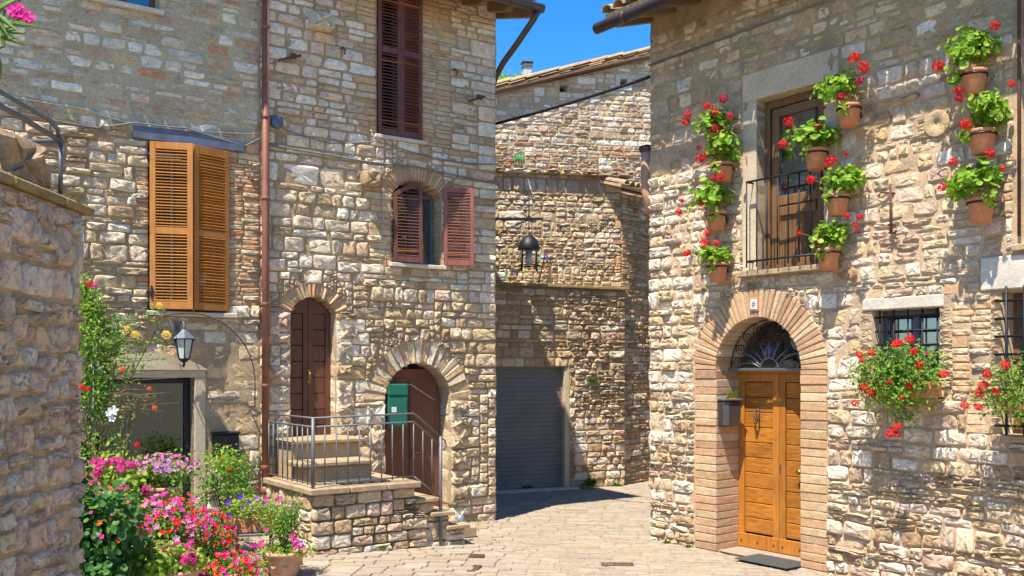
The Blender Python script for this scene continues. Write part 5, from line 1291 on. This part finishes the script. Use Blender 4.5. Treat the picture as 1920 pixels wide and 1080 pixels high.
# ------------------------------------------------------------------ GERANIUM POTS ON THE RIGHT WALL
RA = radians(-52.9)
def pot_mesh(key, r, h, matk, rim=.03, n=26):
    if key not in UM:
        mb = MB().lathe([(r*.66, -h), (r*.70, -h+.005), (r*.90, -rim-.012), (r*.92, -rim-.006), (r*1.0, -rim), (r*1.02, -rim*.5), (r*1.0, 0), (r*.90, 0), (r*.86, -.03), (0, -.03)], n)
        UM[key] = mb.mesh('pot', M[matk])
    return UM[key]
GER = {}
for q in range(6):
    P_, nn = ell(300+40*q, (0, -.01, .13), (.215, .18, .15), 40+q, 20, .28, .6, -.45)
    o = cloud('foliage', None, 'leaf_ger', P_, .062, TR, 60+q, nn+np.array([0, 0, .6]), .45); GER[q] = o.data; bpy.data.objects.remove(o)
st_m = {}
def wall_pot(u, z, label, q, flowers, sc=1, pr=.125, ph=.22, fsc=(1, 1, 1), foff=(0, 0, 0), col='left'):
    e = empty('geranium_pot', RPt('R', u, -.20, z), RA+rng.uniform(-.1, .1), label, 'flower pot', 'geranium pots hung on the wall of the stone house')
    link('pot', pot_mesh('wallpot', .125, .22, 'terra'), e)
    link('holder_ring', UM.setdefault('ring', MB().lathe([(.121, -.052), (.128, -.052), (.128, -.036), (.121, -.036)], 22).mesh('holder_ring', M['iron'])), e)
    link('holder_arm', UM.setdefault('arm', MB().tube([(0, .12, -.045), (0, .19, -.045), (0, .20, -.12)], .009, 5).mesh('holder_arm', M['iron'])), e)
    k = rng.uniform(.84, 1.2); link('foliage', GER[q], e, foff, (rng.uniform(-.15, .15), rng.uniform(-.15, .15), rng.uniform(0, 6)), (fsc[0]*k, fsc[1]*k, fsc[2]*rng.uniform(.9, 1.1)))
    dq, _n = ell(9, (0, -.06, .02), (.17, .12, .10), int(u*100), 0); cloud('withered_leaf', e, 'leaf_dry', dq, .045, TR, int(z*100), None, 1)
    tq, _n = ell(26, (rng.uniform(-.14, .14), -.10, -.04), (.07, .05, .09), int(u*77), 0); cloud('trailing_leaf', e, 'leaf_ger', tq, .05, TR, int(z*77), _n, .8)
    sm = MB()
    for i, (dx, dz, r, kind) in enumerate(flowers):
        v = -.10-.05*rng.random(); p = (dx, v, dz)
        link('flower_head', flower_head('umbel', 'fl_red' if kind == 'r' else 'fl_crim', .052, i % 4), e, p, (rng.random(), rng.random(), rng.random()), (r/.052,)*3)
        sm.tube([(dx*.25, -.02, .05), (dx*.7, v*.6, dz*.55+.05), p], .0035, 4)
    o = sm.build('stem', M['stem'], e)
    return e
def F(cx, cy, L, sx, sz): return [((x-cx)/sx, -(y-cy)/sz, r, k) for (x, y, r, k) in L]
b_, s_ = .058, .034
wall_pot(1.30, 4.94, 'topmost geranium pot of the left column, red and crimson heads, leaves hiding the next pot', 0, F(1343, 250, [(1291, 212, b_, 'r'), (1298, 202, .048, 'r'), (1336, 198, b_, 'r'), (1366, 192, .055, 'c'), (1350, 211, .055, 'r'), (1376, 226, .045, 'r'), (1351, 243, b_, 'c')], 125, 160), fsc=(1, 1, .95), foff=(-.03, 0, 0))
wall_pot(1.37, 4.60, 'second pot of the left column, bushy leaves crowding under the topmost pot', 1, F(1354, 303, [(1323, 290, b_, 'r'), (1334, 286, .045, 'r'), (1319, 268, .036, 'c')], 125, 160), fsc=(.95, .95, 1.25), foff=(0, -.03, -.02))
wall_pot(1.265, 4.04, 'third pot of the left column with drooping heads to its left', 2, F(1342, 398, [(1287, 367, .036, 'r'), (1283, 390, .05, 'r'), (1332, 380, b_, 'r'), (1349, 338, .042, 'c'), (1365, 339, .052, 'r')], 125, 160), fsc=(.95, 1, 1.0), foff=(-.02, 0, .02))
wall_pot(1.29, 3.44, 'lowest pot of the left column beside the balcony sill, four red heads', 3, F(1345, 495, [(1300, 471, .055, 'r'), (1335, 459, .07, 'r'), (1338, 440, .045, 'r'), (1357, 461, .045, 'r')], 125, 160), fsc=(.9, .9, .8), foff=(-.05, 0, -.01))
wall_pot(3.035, 4.91, 'highest pot of the middle column right of the balcony window lintel', 1, F(1592, 197, [(1618, 122, .062, 'r'), (1631, 143, .066, 'r'), (1625, 166, .05, 'c'), (1594, 185, .052, 'c')], 155, 178), fsc=(1.0, 1, 1.05), foff=(-.09, 0, .05))
wall_pot(2.64, 4.53, 'pot in front of the balcony glass with one red head high on its left', 2, F(1530, 282, [(1490, 224, .062, 'r'), (1482, 267, .056, 'r'), (1543, 244, .048, 'c'), (1553, 213, .026, 'c')], 152, 175), fsc=(1.05, 1, .95), foff=(-.04, 0, .0))
wall_pot(2.90, 4.01, 'third pot of the middle column with two bright heads at the balcony railing corner', 3, F(1570, 365, [(1568, 305, .064, 'r'), (1535, 335, .055, 'r'), (1596, 299, .034, 'c'), (1614, 322, .02, 'c')], 155, 178), fsc=(1.05, 1, .95), foff=(.06, 0, .0))
wall_pot(2.79, 3.46, 'lowest pot of the middle column at the right end of the balcony sill', 0, F(1552, 467, [(1510, 434, .036, 'r'), (1544, 451, .055, 'c'), (1596, 413, .036, 'r'), (1618, 419, .036, 'r'), (1612, 432, .034, 'r'), (1614, 444, .03, 'c')], 155, 178), fsc=(1.05, 1, .85), foff=(.06, 0, .0))
wall_pot(4.33, 4.94, 'topmost pot of the right column under the dark eave shade', 2, F(1825, 135, [(1771, 118, .058, 'r'), (1873, 69, .048, 'r')], 203, 204), fsc=(1.08, 1, 1.1), foff=(.02, 0, .02))
wall_pot(4.41, 4.38, 'middle pot of the right column with red heads dangling at its left rim', 3, F(1840, 245, [(1808, 168, .046, 'r'), (1808, 183, .044, 'r'), (1821, 235, .06, 'r'), (1903, 178, .036, 'r')], 203, 204), fsc=(1.05, 1, 1.0), foff=(.05, 0, .02))
wall_pot(4.40, 3.76, 'lowest pot of the right column with four small heads spread wide', 1, F(1838, 372, [(1776, 344, .048, 'r'), (1800, 301, .044, 'r'), (1866, 296, .048, 'r'), (1895, 329, .032, 'r')], 203, 204), fsc=(1.12, 1, 1.1), foff=(-.01, 0, .0))

def window_box(u, z, wid, label, n, flowers, seed, tail=None, rz_=.34):
    e = empty('window_box', RPt('R', u, -.21, z), RA, label, 'flower box', 'geranium boxes under the barred windows')
    MB().box(-wid*.34, wid*.34, -.10, .10, -.15, 0, .012).build('box', M['terra'], e)
    MB().tube([(-wid*.3, .1, -.16), (-wid*.3, .20, -.16)], .01, 5).build('bracket', M['iron'], e); MB().tube([(wid*.3, .1, -.16), (wid*.3, .20, -.16)], .01, 5).build('bracket', M['iron'], e)
    P1, n1 = ell(n*2, (0, -.12, .02), (wid*.58, .26, rz_), seed, 60, .20, .7)
    Ps, ns_ = [P1], [n1]
    if tail:
        P2, n2 = ell(int(n*.1), (tail, -.13, -.30), (.15, .07, .15), seed+1, 8, .3); Ps.append(P2); ns_.append(n2)
    cloud('foliage', e, 'leaf_mid', np.concatenate(Ps), .042, TO, seed+2, np.concatenate(ns_)+np.array([0, -.5, .5]), .7)
    P3, n3 = ell(n//2, (0, -.14, .05), (wid*.54, .26, rz_*.98), seed+5, 30, .25, .5); cloud('foliage', e, 'leaf_ger', P3, .034, TO, seed+6, n3+np.array([0, -.5, .5]), .7)
    sm = MB()
    for i, (dx, dz, r) in enumerate(flowers):
        p = (dx, -.24-.04*rng.random(), dz); link('flower_head', flower_head('umbel', 'fl_red', .052, i % 4), e, p, (rng.random(), rng.random(), 0), (r/.052, r/.052, r/.062))
        sm.tube([(dx*.5, -.05, dz*.4), (dx*.85, -.16, dz*.8+.02), p], .003, 4)
    for i in range(26):
        x = rng.uniform(-.55, .55)*wid; z_ = rng.uniform(-.16, .30); sm.tube([(x*.6, -.05, z_*.3), (x, -.2, z_), (x*1.08, -.24, z_-.03)], .0025, 4)
    sm.build('stem', M['stem'], e)
    return e
fl = [(1713, 645, .06), (1735, 638, .052), (1752, 685, .05), (1796, 701, .05), (1638, 664, .042), (1662, 662, .045), (1741, 659, .042), (1650, 726, .055), (1660, 736, .05), (1733, 722, .045), (1630, 757, .042), (1712, 797, .045), (1696, 810, .052), (1707, 812, .045), (1700, 716, .03), (1645, 675, .035), (1766, 664, .02), (1722, 744, .03)]
window_box(3.67, 2.08, .92, 'big bushy geranium box spilling from the sill of the smaller barred window', 1500, [((x-1700)/180, -(y-715)/192, r) for x, y, r in fl], 91, tail=.02)
fl = [(1883, 713, .05), (1875, 735, .05), (1868, 748, .05), (1840, 772, .045), (1868, 773, .045), (1915, 698, .05), (1896, 745, .04)]
window_box(4.80, 1.98, .62, 'sparse geranium box cut off by the frame at the right barred window', 420, [((x-1925)/205, -(y-750)/205, r) for x, y, r in fl], 97, rz_=.3)

# ------------------------------------------------------------------ FLOWER BED AND CLIMBER ON THE LEFT
def flower_field(e, n, c, r, seed, mats, size, kind='flat', front=True):
    rs = np.random.RandomState(seed)
    for i in range(n):
        d = rs.normal(0, 1, 3); d /= np.linalg.norm(d)
        if d[2] < -.1: d[2] = -d[2]
        if d[1] > .3: d[1] = -d[1]
        p = (c[0]+d[0]*r[0]*1.02, c[1]+d[1]*r[1]*1.02, c[2]+d[2]*r[2]*1.02)
        mt = mats[rs.randint(len(mats))]; rot = Vector((d[0], d[1]-.5, d[2]+.3)).to_track_quat('Z', 'Y').to_euler()
        s = rs.uniform(.75, 1.2)
        link('flower_head' if kind == 'umbel' else 'flower', flower_head(kind, mt, size, i % 3), e, p, rot, (s, s, s))
def bush(x, y, name, label, cat, c_h, r, n, leaf, lsize, seed, mats=None, nf=0, fsize=.022, kind='flat', pot=None, tpl=TO, group=None, stand=0, clumps=26, csz=.26):
    g = ground(x); e = empty(name, (x, y, g), 0, label, cat, group)
    if pot:
        pr, ph, pm = pot; zt = stand+ph
        link('pot', pot_mesh(('pot', pr, ph, pm), pr, ph, pm, rim=.04), e, (0, 0, zt))
        if stand > .05:
            sb = MB(); sb.lathe([(pr*.9, stand-.03), (pr*.95, stand-.015), (pr*.9, stand-.001)], 16)
            for k in range(3): a = k*2*pi/3+.4; sb.tube([(pr*.7*cos(a), pr*.7*sin(a), stand-.02), (pr*.9*cos(a), pr*.9*sin(a), 0)], .012, 5)
            sb.tube([(pr*.8*cos(a), pr*.8*sin(a), stand*.45) for a in [k*pi/8 for k in range(16)]], .008, 4, closed=True)
            sb.build('stand', M['greyiron'], e)
    P_, nn = ell(int(n*1.6), (0, 0, c_h), r, seed, clumps, csz, .6)
    P_[:, 2] = np.maximum(P_[:, 2], .02)
    cloud('foliage', e, leaf, P_, lsize, tpl, seed+1, nn+np.array([0, -.3, .6]), .6)
    sm = MB(); rd = random.Random(seed)
    for k in range(9):
        a = rd.random()*2*pi; q = rd.uniform(.2, .8); sm.tube([(0, 0, stand+(pot[1]-.05 if pot else 0)), (r[0]*q*.5*cos(a), r[1]*q*.5*sin(a), c_h*.9), (r[0]*q*cos(a), r[1]*q*sin(a), c_h+r[2]*.5)], .006, 4)
    sm.build('stem', M['bark'], e)
    if nf: flower_field(e, nf, (0, 0, c_h), r, seed+3, mats, fsize, kind)
    return e
FB = 'potted flowers crowded before the glazed door'
bush(-3.47, 9.6, 'petunia_pot', 'terracotta bowl of pale pink petunias on a tall stand before the glazed door', 'flower pot', .98, (.36, .28, .16), 900, 'leaf_mid', .035, 201, ['fl_pale', 'fl_lil', 'fl_pink', 'fl_lil', 'fl_mag', 'fl_pale'], 150, .021, pot=(.17, .20, 'terra2'), group=FB, stand=.62)
bush(-3.78, 9.1, 'geranium_plant', 'tall geranium with hot pink heads left of the petunia bowl', 'plant', .80, (.30, .24, .34), 700, 'leaf_lime', .05, 211, ['fl_mag'], 22, .052, 'umbel', pot=(.16, .3, 'terra'), group=FB, tpl=TR)
bush(-3.70, 8.55, 'impatiens_bush', 'leafy bush with small orange flowers beside the near wall end', 'plant', .58, (.36, .30, .36), 1300, 'leaf_mid', .045, 221, ['fl_org', 'fl_org', 'fl_pink', 'fl_mag', 'fl_mag'], 80, .030, pot=(.16, .25, 'terra'), group=FB)
bush(-3.15, 8.9, 'impatiens_bush', 'bush of salmon pink flowers in the middle of the flower bed', 'plant', .50, (.38, .30, .36), 1500, 'leaf_mid', .04, 231, ['fl_pink', 'fl_mag', 'fl_pale', 'fl_mag', 'fl_red'], 110, .030, pot=(.17, .25, 'terra'), group=FB)
bush(-2.92, 9.15, 'impatiens_bush', 'bush of red and coral flowers right of the flower bed middle', 'plant', .36, (.30, .26, .32), 1400, 'leaf_mid', .036, 241, ['fl_red', 'fl_red', 'fl_mag', 'fl_crim'], 100, .028, pot=(.16, .22, 'terra'), group=FB)
bush(-2.58, 8.85, 'impatiens_bush', 'low bush of scarlet and magenta flowers beside the big urn pot', 'plant', .18, (.30, .22, .18), 1000, 'leaf_mid', .034, 251, ['fl_org', 'fl_mag', 'fl_red', 'fl_crim', 'fl_mag'], 80, .028, pot=(.15, .18, 'terra'), group=FB)
bush(-2.98, 8.45, 'geranium_plant', 'wide clay bowl with hot pink geranium heads at the bottom edge', 'flower pot', .36, (.26, .2, .11), 420, 'leaf_lime', .042, 261, ['fl_mag'], 18, .040, 'umbel', pot=(.24, .27, 'terra2'), group=FB, tpl=TR)
bush(-3.35, 7.85, 'ivy_bush', 'large dark leaved bush beside the near wall, lowest in view', 'plant', .55, (.28, .33, .50), 1100, 'leaf_dark', .062, 271, ['fl_mag', 'fl_pink', 'fl_org'], 16, tpl=TR, group=None, clumps=30)
bush(-3.05, 8.1, 'coleus_plant', 'lime green leafy plant standing out of the dark bush', 'plant', .46, (.20, .18, .22), 260, 'leaf_lime', .07, 281, None, 0, tpl=TO, clumps=10)
bush(-3.72, 7.7, 'ivy_bush', 'tall dark bush with round leaves half hidden behind the near wall', 'plant', .75, (.30, .35, .55), 1200, 'leaf_dark', .065, 291, ['fl_red'], 5, .02, tpl=TR, clumps=26)
# small tree
e = bush(-3.12, 10.45, 'small_tree', 'small leafy green tree in front of the black mailbox', 'tree', .72, (.36, .28, .34), 900, 'leaf_mid', .042, 301, ['fl_red'], 4, .02, pot=(.16, .28, 'terra'), clumps=16, csz=.2)
P_, nn = ell(420, (-.05, 0, 1.0), (.32, .2, .16), 305, 9, .3, .5); cloud('foliage', e, 'leaf_ger', P_, .045, TO, 306, nn+np.array([0, 0, .6]), .6)
# plant stool with planter of purple petunias
e = empty('plant_stool', (-2.66, 9.85, ground(-2.66)), .3, 'small grey metal stool under the purple petunia planter', 'stool')
mb = MB(); mb.box(-.2, .2, -.14, .14, .345, .37, .004); mb.build('seat', M['greyiron'], e)
lg = MB().tube([(0, 0, 0), (0, 0, .345)], .011, 6).mesh('leg', M['greyiron'])
for x in (-.18, .18):
    for y in (-.12, .12): link('leg', lg, e, (x, y, 0))
br = MB().tube([(-.18, 0, .16), (.18, 0, .16)], .007, 5).mesh('stretcher', M['greyiron'])
for y in (-.12, .12): link('stretcher', br, e, (0, y, 0))
e = empty('petunia_planter', (-2.66, 9.85, ground(-2.66)+.372), .3, 'terracotta planter of dark purple petunias on the metal stool', 'flower pot')
MB().box(-.19, .19, -.09, .09, 0, .15, .012).build('planter', M['terra'], e)
P_, nn = ell(560, (0, -.02, .24), (.27, .17, .13), 311, 18, .28, .5); cloud('foliage', e, 'leaf_lime', P_, .042, TO, 312, nn+np.array([0, 0, .6]), .6)
for (x, z, mt, s) in ((-.24, .33, 'fl_pur', .055), (-.13, .38, 'fl_pur', .055), (-.24, .20, 'fl_pur', .05), (-.04, .32, 'fl_pur', .04), (.04, .36, 'fl_lil', .045), (.12, .35, 'fl_mag', .045), (.10, .31, 'fl_pur', .04), (.25, .34, 'fl_mag', .05), (.0, .25, 'fl_pur', .035), (-.1, .27, 'fl_pur', .03)):
    link('flower', flower_head('flat', mt, .03, 1), e, (x, -.17, z), (1.2, rng.uniform(-.4, .4), 0), (s/.04,)*3)
for (x, z) in ((.16, .19), (.22, .22), (.27, .18), (.24, .10), (.2, .06), (.30, .23), (.19, .14)): link('flower_head', flower_head('umbel', 'fl_red', .035, 2), e, (x, -.17, z), (0, 0, 0))
# big urn pot
e = empty('urn_pot', (-2.27, 9.55, ground(-2.27)), 0, 'large terracotta urn with feathery green shrub and magenta petunias', 'flower pot')
pm = MB().lathe([(.12, 0), (.13, .02), (.17, .12), (.195, .20), (.20, .215), (.225, .225), (.235, .245), (.225, .265), (.205, .265), (.19, .22), (0, .21)], 34).build('pot', M['terra2'], e)
ro = MB()
for k in range(8): a = 2*pi*k/8; ro.lathe([(0, 0), (.02, .004), (.012, .012), (0, .014)], 10, (0, 0, 0)) if False else None
for k in range(6):
    a = -pi/2+(k-2.5)*.7; rr = MB().lathe([(0, .0), (.026, .0), (.03, .006), (.02, .012), (.008, .008), (0, .012)], 14).build('rosette', M['terra2'], pm, (.172*cos(a), .172*sin(a), .13), (0, pi/2-.25, a))
P_, nn = ell(1500, (0, 0, .56), (.22, .2, .26), 321, 26, .24, .6); cloud('foliage', e, 'leaf_mid', P_, .032, TO, 322, nn+np.array([0, 0, .5]), .8)
P_, nn = ell(420, (0, -.03, .29), (.26, .24, .07), 323, 18, .3, .4); cloud('foliage', e, 'leaf_ger', P_, .04, TO, 324, nn+np.array([0, 0, .5]), .6)
sm = MB(); 
for k in range(14): a = k*2.4; sm.tube([(0, 0, .22), (.08*cos(a), .08*sin(a), .5), (.16*cos(a), .16*sin(a), .75)], .004, 4)
sm.build('stem', M['stem'], e)
for (x, z, mt, s) in ((-.22, .34, 'fl_mag', .05), (-.17, .36, 'fl_mag', .05), (-.26, .35, 'fl_mag', .04), (-.12, .50, 'fl_mag', .04), (.15, .40, 'fl_mag', .055), (.18, .34, 'fl_mag', .05), (.21, .37, 'fl_lil', .045), (.14, .45, 'fl_mag', .035), (.24, .32, 'fl_pink', .035), (.2, .52, 'fl_pale', .03), (.10, .74, 'fl_pale', .03), (.16, .31, 'fl_pink', .04)):
    link('flower', flower_head('flat', mt, .03, 2), e, (x, -.2, z), (1.2, rng.uniform(-.5, .5), 0), (s/.036,)*3)
# climbing rose
e = empty('climbing_rose', (-4.30, 9.75, ground(-4.3)), 0, 'tall climbing rose on canes between the near wall and the glazed door', 'climber')
sm = MB(); rd = random.Random(77)
for k in range(16):
    x = rd.uniform(-.18, .35); pts = []; bx = rd.uniform(-.1, .1)
    top = rd.uniform(1.2, 2.9)
    for j in range(7): t = j/6; pts.append((x*t+bx+rd.gauss(0, .03), rd.gauss(0, .04), top*t))
    sm.tube(pts, [.011-.007*j/6 for j in range(7)], 5)
for k in range(16):
    x0, z0 = rd.uniform(.1, .3), rd.uniform(1.45, 1.9); L_ = rd.uniform(.35, .85); sl2 = rd.uniform(-.1, .45)
    sm.tube([(x0, -.02, z0), (x0+L_*.4, -.08, z0+sl2*L_*.8), (x0+L_, -.1, z0+sl2*L_*.8+rd.uniform(-.08, .06))], [.006, .004, .002], 4)
sm.build('cane', M['bark'], e)
Ps = []; ns_ = []
for (c, r, n, sd) in (((.0, 0, 2.62), (.18, .16, .34), 800, 1), ((.07, 0, 2.25), (.30, .18, .30), 1100, 2), ((.05, 0, 1.9), (.32, .18, .28), 800, 3), ((.0, 0, 1.55), (.30, .16, .26), 560, 4), ((.10, 0, 1.15), (.34, .18, .35), 380, 5), ((.28, -.02, 2.35), (.16, .1, .2), 130, 8)):
    p, q = ell(n, c, r, 400+sd, 14, .24, .6); Ps.append(p); ns_.append(q)
cloud('foliage', e, 'leaf_mid', np.concatenate(Ps), .042, TO, 410, np.concatenate(ns_)+np.array([.0, -.5, .4]), .7)
p, q = ell(560, (.05, -.08, 2.35), (.26, .16, .55), 420, 14, .22, .6); cloud('foliage', e, 'leaf_lime', p, .038, TO, 421, q+np.array([0, -.5, .4]), .7)
p, q = ell(240, (.42, -.05, 2.0), (.30, .12, .42), 435, 22, .16, .8); Ps2 = cloud('foliage', e, 'leaf_mid', p, .04, TO, 436, q+np.array([0, -.5, .4]), .7)
p, q = ell(190, (.38, -.05, 1.6), (.5, .12, .3), 430, 40, .15, .9); cloud('foliage', e, 'leaf_dry', p, .032, TO, 431, q+np.array([0, -.5, .4]), .8)
p, q = ell(120, (.05, -.0, .85), (.3, .15, .45), 440, 14, .2, .9); cloud('foliage', e, 'leaf_dark', p, .05, TO, 441, q+np.array([0, -.5, .4]), .8)
def wxy(px, py, Y): return ((px-960)/1800*Y, Y, CAMZ-(py-692)/1800*Y)
MB().tube([(.03, .03, 0), (.03, .03, 2.72)], .011, 6).build('cane_stake', M['white'], e)
for (px, py, mt, s) in ((168, 533, 'fl_red', .05), (178, 536, 'fl_mag', .04), (153, 728, 'fl_red', .05), (165, 730, 'fl_red', .035), (229, 693, 'fl_org', .04), (290, 765, 'fl_org', .035), (280, 729, 'fl_org', .03), (257, 835, 'fl_red', .04), (212, 770, 'fl_wht', .08), (205, 775, 'fl_wht', .06), (210, 785, 'fl_wht', .055)):
    X_, Y_, Z_ = wxy(px, py, 9.5); link('rose' if mt != 'fl_wht' else 'lily', flower_head('flat' if mt == 'fl_wht' else 'umbel', mt, .035, 1), e, (X_+4.30, -.25, Z_-ground(-4.3)), (1.3, .2, .4), (s/.045,)*3)
# yellow roses on the arch
e = empty('yellow_rose', (-3.95, 10.25, ground(-3.95)), 0, 'thin yellow rose trained along the iron arch left of the lantern', 'climber')
sm = MB(); sm.tube([(0, 0, 0), (-.15, .0, 1.0), (-.1, -.02, 1.9), (.15, -.03, 2.35), (.3, -.03, 2.5), (.42, -.03, 2.2)], [.012, .010, .008, .006, .004, .003], 5); sm.tube([(.0, -.02, 2.1), (.2, -.04, 2.45), (.32, -.04, 2.72)], .004, 4); sm.tube([(-.1, -.02, 1.9), (.0, -.04, 2.3), (-.1, -.04, 2.42)], .004, 4); sm.build('cane', M['bark'], e)
Ps = []
for (px, py, n, r) in ((285, 590, 26, .07), (300, 580, 14, .05), (240, 620, 26, .08), (255, 640, 20, .07), (300, 630, 22, .07), (268, 650, 16, .07), (305, 655, 16, .06), (250, 600, 12, .06)):
    X_, Y_, Z_ = wxy(px, py, 10.2); rs = np.random.RandomState(px); Ps.append(np.array([X_+3.95, -.05, Z_-ground(-3.95)])+rs.normal(0, r*.7, (n, 3)))
cloud('foliage', e, 'leaf_mid', np.concatenate(Ps), .05, TO, 450, None, .8)
for (px, py, s) in ((299, 573, .04), (238, 618, .05), (253, 627, .045), (312, 628, .055)):
    X_, Y_, Z_ = wxy(px, py, 10.1); link('rose', flower_head('umbel', 'fl_yel', .035, 1), e, (X_+3.95, -.15, Z_-ground(-3.95)), (0, 0, 0), (s/.035,)*3)
# oleander reaching in over the near wall
e = empty('oleander', (-3.25, 3.75, 0), 0, 'pink oleander branch reaching in at the top left corner', 'plant')
sm = MB(); sm.tube([(0, 0, 0), (.1, -.05, 1.6), (.3, -.1, 2.7), (.8, -.2, 3.15), (1.25, -.25, 3.30), (1.40, -.25, 3.38)], [.03, .028, .02, .012, .008, .004], 6)
sm.tube([(.8, -.2, 3.15), (1.2, -.25, 3.42), (1.33, -.25, 3.52)], [.009, .007, .004], 5); sm.tube([(.8, -.2, 3.2), (1.15, -.25, 3.56), (1.5, -.25, 3.62)], [.008, .006, .003], 5); sm.build('branch', M['bark'], e)
rs = np.random.RandomState(9); P_ = []; n_ = []
lm = MB()
for k in range(30):
    o_ = Vector((1.36, -.25, 3.42))+Vector((rs.uniform(-.12, .05), rs.uniform(-.05, .05), rs.uniform(-.05, .1))); d = Vector((rs.uniform(-.3, 1), rs.uniform(-.5, .5), rs.uniform(-.7, .8))).normalized(); L_ = rs.uniform(.09, .15)
    sd_ = d.cross(Vector((0, 1, .2))).normalized()*.011
    lm.add([o_, o_+d*L_*.45+sd_, o_+d*L_, o_+d*L_*.45-sd_, o_+d*L_*.5+Vector((0, -.006, -.003))], [(0, 1, 4), (1, 2, 4), (2, 3, 4), (3, 0, 4)])
o = lm.build('foliage', M['leaf_ole'], e)
for (px, py, s) in ((25, 18, .032), (36, 25, .036), (47, 30, .032), (55, 34, .026), (33, 14, .026)):
    X_, Y_, Z_ = wxy(px, py, 3.45); link('flower_head', flower_head('flat', 'fl_mag', .03, 1), e, (X_+3.25, -.3, Z_), (1.2, .3*(px-30)/10, .2), (s/.03,)*3)
# weeds at the garage, greenery above the far roof
def tuft(fr, u, v, z, n, L_, label, seed):
    e = empty('weed_tuft', RPt(fr, u, v, z), 0, label, 'weed', 'weeds at the foot of the walls'); rs = random.Random(seed); m = MB()
    for k in range(n):
        d = Vector((rs.uniform(-1, 1), rs.uniform(-1, .1), rs.uniform(.1, 1.3))).normalized()*L_*rs.uniform(.5, 1); s2 = d.cross(Vector((.2, 1, .1))).normalized()*.006
        tip = d*1.3+Vector((0, 0, -L_*.4)); m.add([s2, -s2, d*.6-s2*1.3, d*.6+s2*1.3, tip], [(0, 1, 2, 3), (3, 2, 4)])
    m.build('blades', M['grass'], e)
tuft('G', 1.95, -.04, 1.95, 70, .20, 'grass tuft sprouting from the wall right of the roller shutter', 1)
tuft('G', 1.85, -.10, .05, 110, .24, 'weeds at the foot of the wall beside the garage jamb', 2)
for (fr_, u_, v_, z_, n_, L2, lb, sd2) in (('L', -.35, -.05, .0, 26, .10, 'small grass tuft at the foot of the left house corner quoins', 3), ('R', .35, -.06, .0, 30, .10, 'grass tuft at the foot of the geranium house left corner', 4), ('G', 2.45, -.06, .0, 40, .13, 'low weeds in the shaded corner of the garage wall', 5), ('R', .70, -.05, .0, 20, .08, 'tiny tuft left of the brick arch foot', 6), ('L', -2.6, -1.56, .12, 24, .09, 'little weeds at the foot of the stone landing', 7)):
    tuft(fr_, u_, v_, z_, n_, L2, lb, sd2)
o, nn = ell(700, (0, 0, 0), (.8, .6, .45), 500, 20, .25)
e = empty('far_tree', (-.2, 27, 0), 0, 'bit of green treetop showing above the far sloping roof', 'tree'); MB().tube([(0, 0, 0), (.05, 0, 5), (0, 0, 10.0)], [.16, .12, .06], 8).build('trunk', M['bark'], e)
cloud('crown', e, 'leaf_ger', o+np.array([0, 0, 10.1]), .12, TO, 501, nn, .8)
